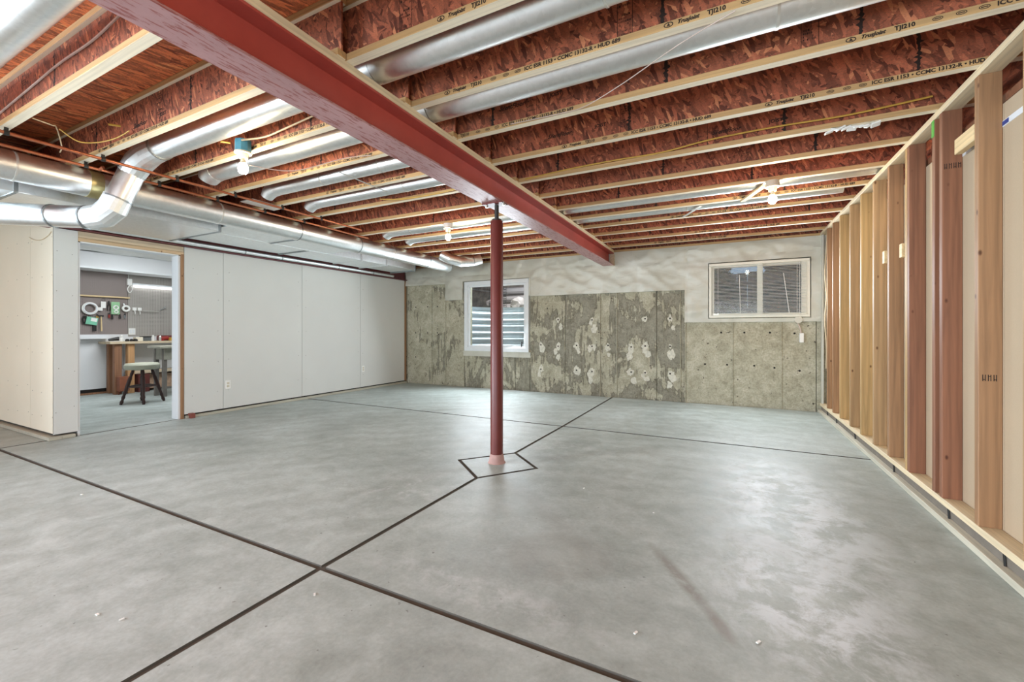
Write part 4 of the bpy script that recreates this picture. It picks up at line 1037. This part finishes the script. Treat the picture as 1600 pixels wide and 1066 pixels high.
t = thing('hammer', 'hammer with a pale wooden handle hanging beside the green package', 'hammer', (XP, 3.39, 1.35), 'tools on the pegboard')
g = G(); g.tube([(XP+.01, 3.385, 1.36), (XP+.01, 3.39, 1.25), (XP+.01, 3.393, 1.10)], [.009, .010, .013], 8); obj('handle', g, M['pine_x'], t)
g = G(); g.tube([(XP+.01, 3.34, 1.365), (XP+.01, 3.42, 1.365)], [.011, .014], 8); obj('head', g, M['black_iron'], t)
g = G(); g.tube(smoothpath([(XP, 3.17, 1.36), (XP, 3.15, 1.30), (XP, 3.17, 1.23), (XP, 3.20, 1.30), (XP, 3.185, 1.36)], 4), .012, 6); pegthing('clamp', 'black clamp at the left edge under the coil', 'clamp', g, M['black_iron'])
g = G(); g.box(XP-.02, XP+.01, 3.28, 3.33, 1.10, 1.20, .005); pegthing('black_case', 'small black case low on the brown pegboard', 'case', g, M['black_iron'])
for i, (y, z) in enumerate(((3.34, 1.36), (3.50, 1.385), (3.54, 1.36), (3.65, 1.37), (3.72, 1.38))):
    pliers(y, z, (M['cable_yellow'], rd_, M['black_iron'], M['black_iron'], M['galv_dark'])[i], ['yellow-gripped small pliers left in the lower row of tools', 'red-gripped small pliers in the lower row of tools', 'black small pliers in the lower row below the blister pack', 'black small pliers in the lower row right of the blister pack', 'grey small pliers at the right end of the lower row'][i], .5)
t = thing('switch_box', 'white outlet box with a looped cord high on the pegboard', 'box', (SX, 3.786, 2.0), None)
g = G(); g.box(SX, SX+.05, 3.75, 3.822, 1.94, 2.06, .004); obj('box', g, M['plastic_white'], t)
g = G(); g.tube(smoothpath([(SX+.04, 3.786, 1.94), (SX+.05, 3.75, 1.87), (SX+.05, 3.78, 1.80), (SX+.05, 3.82, 1.87), (SX+.04, 3.80, 1.94)], 5), .007, 6); obj('cord', g, M['plastic_white'], t)
g = G(); g.tube([(SX+.02, 3.775, 2.06), (SX+.02, 3.775, 2.14)], .006, 6); obj('conduit', g, M['zinc'], t)
t = thing('shop_light', 'white tubular shop light mounted across the grey pegboard', 'lamp', (SX, 4.4, 1.94))
g = G(); g.box(SX, SX+.05, 3.83, 5.0, 1.945, 1.985, .003); obj('housing', g, M['vinyl'], t)
g = G(); g.tube([(SX+.045, 3.84, 1.93), (SX+.045, 4.99, 1.93)], .018, 10); obj('tube', g, M['tube'], t)
t = thing('chain_light', 'hanging light end with chain below the workshop soffit', 'lamp', (-9.35, 4.35, 2.1))
g = G(); g.box(-9.42, -9.3, 4.30, 5.3, 2.06, 2.10, .004); obj('housing', g, M['vinyl'], t)
g = G(); g.tube([(-9.36, 4.36, 2.10), (-9.36, 4.45, 2.42)], .004, 6); obj('chain', g, M['zinc'], t)
t = thing('wall_outlet', 'white outlet plate on the pegboard seam above the bench', 'outlet', (SX, 3.835, 1.09), 'outlets in the workshop')
g = G(); g.box(SX, SX+.01, 3.785, 3.885, 1.03, 1.15, .003); obj('cover_plate', g, M['plastic_white'], t)
for y in (3.815, 3.855):
    g = G(); g.box(SX+.01, SX+.014, y-.013, y+.013, 1.055, 1.125, .002); obj('receptacle', g, M['vinyl'], t)
g = G(); g.box(SX+.0, SX+.14, 1.95, 3.47, .965, 1.005, .003); tag(obj('wall_ledge', g, M['drywall_white']), 'white ledge along the workshop wall left of the bench', 'ledge')
# workbench
wbn = thing('workbench', 'plain timber workbench against the workshop pegboard', 'bench', (-9.6, 4.2, 0))
g = G(); g.box(SX+.005, -9.38, 3.36, 5.5, .875, .915, .003); obj('top', g, M['plate_pine'], wbn)
for y, mt in ((3.44, 'pine_dark'), (3.62, 'pine_z'), (5.3, 'pine_z')):
    g = G(); g.box(-9.52, -9.43, y, y+.10, 0, .875, .004); obj('leg', g, M[mt], wbn)
for y in (3.46, 5.3):
    g = G(); g.box(-9.80, -9.72, y, y+.09, 0, .875, .004); obj('leg', g, M['pine_dark'], wbn)
g = G(); g.box(SX+.02, -9.46, 3.72, 5.3, .33, .37, .003); obj('shelf', g, M['plate_pine'], wbn)
g = G(); g.box(SX+.0, SX+.012, 3.72, 5.3, .38, .872); obj('back_panel', g, M['drywall_white'], wbn)
g = G(); g.box(SX+.02, -9.56, 3.72, 5.3, .04, .30); obj('lower_panel', g, plain('chipboard', (186, 154, 128), .8, 0, .25, 30), wbn)
g = G(); g.box(-9.545, -9.40, 3.76, 3.93, 0.0, .32, .004); tag(obj('crate', g, plain('dark_red_crate', (98, 48, 42), .6)), 'dark red-brown crate on the floor under the bench', 'crate')
g = G(); g.box(-9.42, -9.30, 3.46, 3.60, 0.06, .31, .004); g.box(-9.40, -9.38, 3.47, 3.49, 0, .06); g.box(-9.40, -9.38, 3.57, 3.59, 0, .06); tag(obj('step_box', g, plain('brown_box', (140, 84, 60), .6)), 'reddish wooden box standing by the left bench leg', 'box')
bz = .916
def onb(name, g, mat, label, cat, loc): return tag(obj(name, g, mat, origin=loc), label, cat, 'things on the workbench')
g = G(); g.tube([(-9.6, 3.42, bz+.03), (-9.6, 3.56, bz+.05)], [.02, .035], 8); onb('hand_grinder', g, M['black_iron'], 'dark tool lying at the left end of the workbench', 'tool', (-9.6, 3.48, bz))
g = G(); g.lathe((-9.55, 3.575, bz), [(.028, 0), (.03, .05), (.018, .07), (.024, .09), (.012, .115)], 12); onb('glue_bottle', g, M['plastic_white'], 'white glue bottle standing on the workbench', 'bottle', (-9.55, 3.575, bz))
for i, (y, s) in enumerate(((3.64, .03), (3.70, .024), (3.755, .034))):
    g = G(); g.lathe((-9.5, y, bz), [(s, 0), (s, .03), (s*.5, .045)], 10); onb('hole_saw', g, M['black_iron'], ['leftmost black fitting in the row on the bench', 'middle black fitting in the row on the bench', 'rightmost black fitting in the row on the bench'][i], 'fitting', (-9.5, y, bz))
g = G(); g.box(-9.6, -9.5, 3.76, 3.87, bz, bz+.075, .004); onb('carton', g, M['drywall_cream'], 'pale carton on the bench below the outlet', 'carton', (-9.55, 3.81, bz))
t = thing('parts_bin', 'grey parts bin with a dark lid on the bench', 'bin', (-9.6, 3.95, bz), 'things on the workbench')
g = G(); g.box(-9.66, -9.54, 3.885, 4.01, bz, bz+.07, .003); obj('body', g, M['galv_dark'], t)
g = G(); g.box(-9.665, -9.535, 3.88, 4.015, bz+.07, bz+.085, .003); obj('lid', g, M['black_iron'], t)
g = G(); g.lathe((-9.55, 4.04, bz), [(.016, 0), (.016, .10), (.008, .11)], 10); onb('white_canister', g, M['plastic_white'], 'thin white canister right of the parts bin', 'canister', (-9.55, 4.04, bz))
g = G(); g.lathe((-9.55, 4.15, bz), [(.02, 0), (.02, .07), (.01, .095)], 10); onb('spray_can', g, M['zinc'], 'short silver can on the bench near the red tools', 'can', (-9.55, 4.15, bz))
g = G(); g.tube([(-9.6, 4.19, bz+.04), (-9.6, 4.30, bz+.05)], .035, 8); g.box(-9.64, -9.56, 4.17, 4.22, bz, bz+.03); onb('red_drill', g, rd_, 'red power tool lying on the bench', 'tool', (-9.6, 4.24, bz))
g = G(); g.box(-9.58, -9.5, 4.30, 4.38, bz, bz+.06, .004); onb('yellow_box', g, M['cable_yellow'], 'yellow box at the right end of the bench', 'box', (-9.54, 4.34, bz))
g = G(); g.box(-9.81, -9.69, 4.2, 4.7, bz, bz+.10, .02); onb('red_case', g, plain('maroon_case', (110, 60, 56), .6), 'long maroon tool case at the back of the bench', 'case', (-9.7, 4.45, bz))
# grey work table
gt = thing('work_table', 'grey metal work table in front of the bench near the jamb', 'table', (-8.4, 4.1, 0))
gmt = plain('grey_enamel', (158, 156, 142), .5); gl = plain('grey_leg', (122, 116, 110), .5)
g = G(); g.box(-8.75, -8.33, 3.62, 4.8, .81, .85, .004); obj('top', g, gmt, gt)
g = G(); g.box(-8.70, -8.38, 3.70, 4.7, .62, .81, .004); obj('apron', g, gmt, gt)
for x in (-8.44, -8.70):
    for y in (3.69, 4.66):
        g = G(); g.box(x, x+.045, y, y+.06, 0, .81, .004); obj('leg', g, gl, gt)
g = G(); g.box(-8.43, -8.41, 3.75, 4.66, .13, .165, .003); obj('rail', g, gl, gt)
# stool
sx_, sy_ = -8.03, 3.26
stl = thing('stool', 'low stool with a sage cushion and dark turned legs in the workshop', 'stool', (sx_, sy_, 0))
g = G(); g.lathe((sx_, sy_, 0), [(.185, .515), (.208, .522), (.216, .55), (.213, .585), (.194, .607), (.09, .616)], 28); obj('seat', g, plain('sage_vinyl', (176, 178, 160), .55, 0, .06), stl, smooth=True)
dkw = plain('dark_turned_wood', (62, 42, 38), .4)
feet = [(-8.06, 3.01), (-7.79, 3.18), (-7.93, 3.50), (-8.29, 3.36)]
for fx, fy in feet:
    a = Vector((sx_+(fx-sx_)*.42, sy_+(fy-sy_)*.42, .52)); b_ = Vector((fx, fy, 0)); rs = [(0, .015), (.12, .022), (.2, .017), (.26, .024), (.5, .025), (.74, .018), (.80, .024), (.86, .016), (.92, .024), (1, .016)]
    g = G(); g.tube([a.lerp(b_, t_) for t_, _ in rs], [r for _, r in rs], 10); obj('leg', g, dkw, stl, smooth=True)
mids = [Vector((sx_+(fx-sx_)*.72, sy_+(fy-sy_)*.72, .26)) for fx, fy in feet]
for i in range(4):
    g = G(); p, q = mids[i], mids[(i+1) % 4]; g.tube([p, (p+q)/2, q], [.010, .016, .010], 8); obj('stretcher', g, dkw, stl, smooth=True)

# ------------------------------------------------------------------ specks of drywall on the slab
g = G()
for x, y in ((-3.3, .62), (-3.15, .6), (-2.2, .75), (-2.08, .78), (-3.9, 1.25), (-1.55, 1.22), (.1, 1.75), (-.3, 1.6), (.5, 1.6), (.65, 1.72), (-2.9, .45), (-.9, 2.9), (-.4, 2.7)):
    g.obox((x, y, .002), (.018*random.uniform(.5, 1.2), .008, .003), Matrix.Rotation(random.uniform(0, 3), 3, 'Z'))
obj('drywall_crumb', g, M['plastic_white'], kind='stuff', label='tiny white drywall crumbs scattered on the slab')
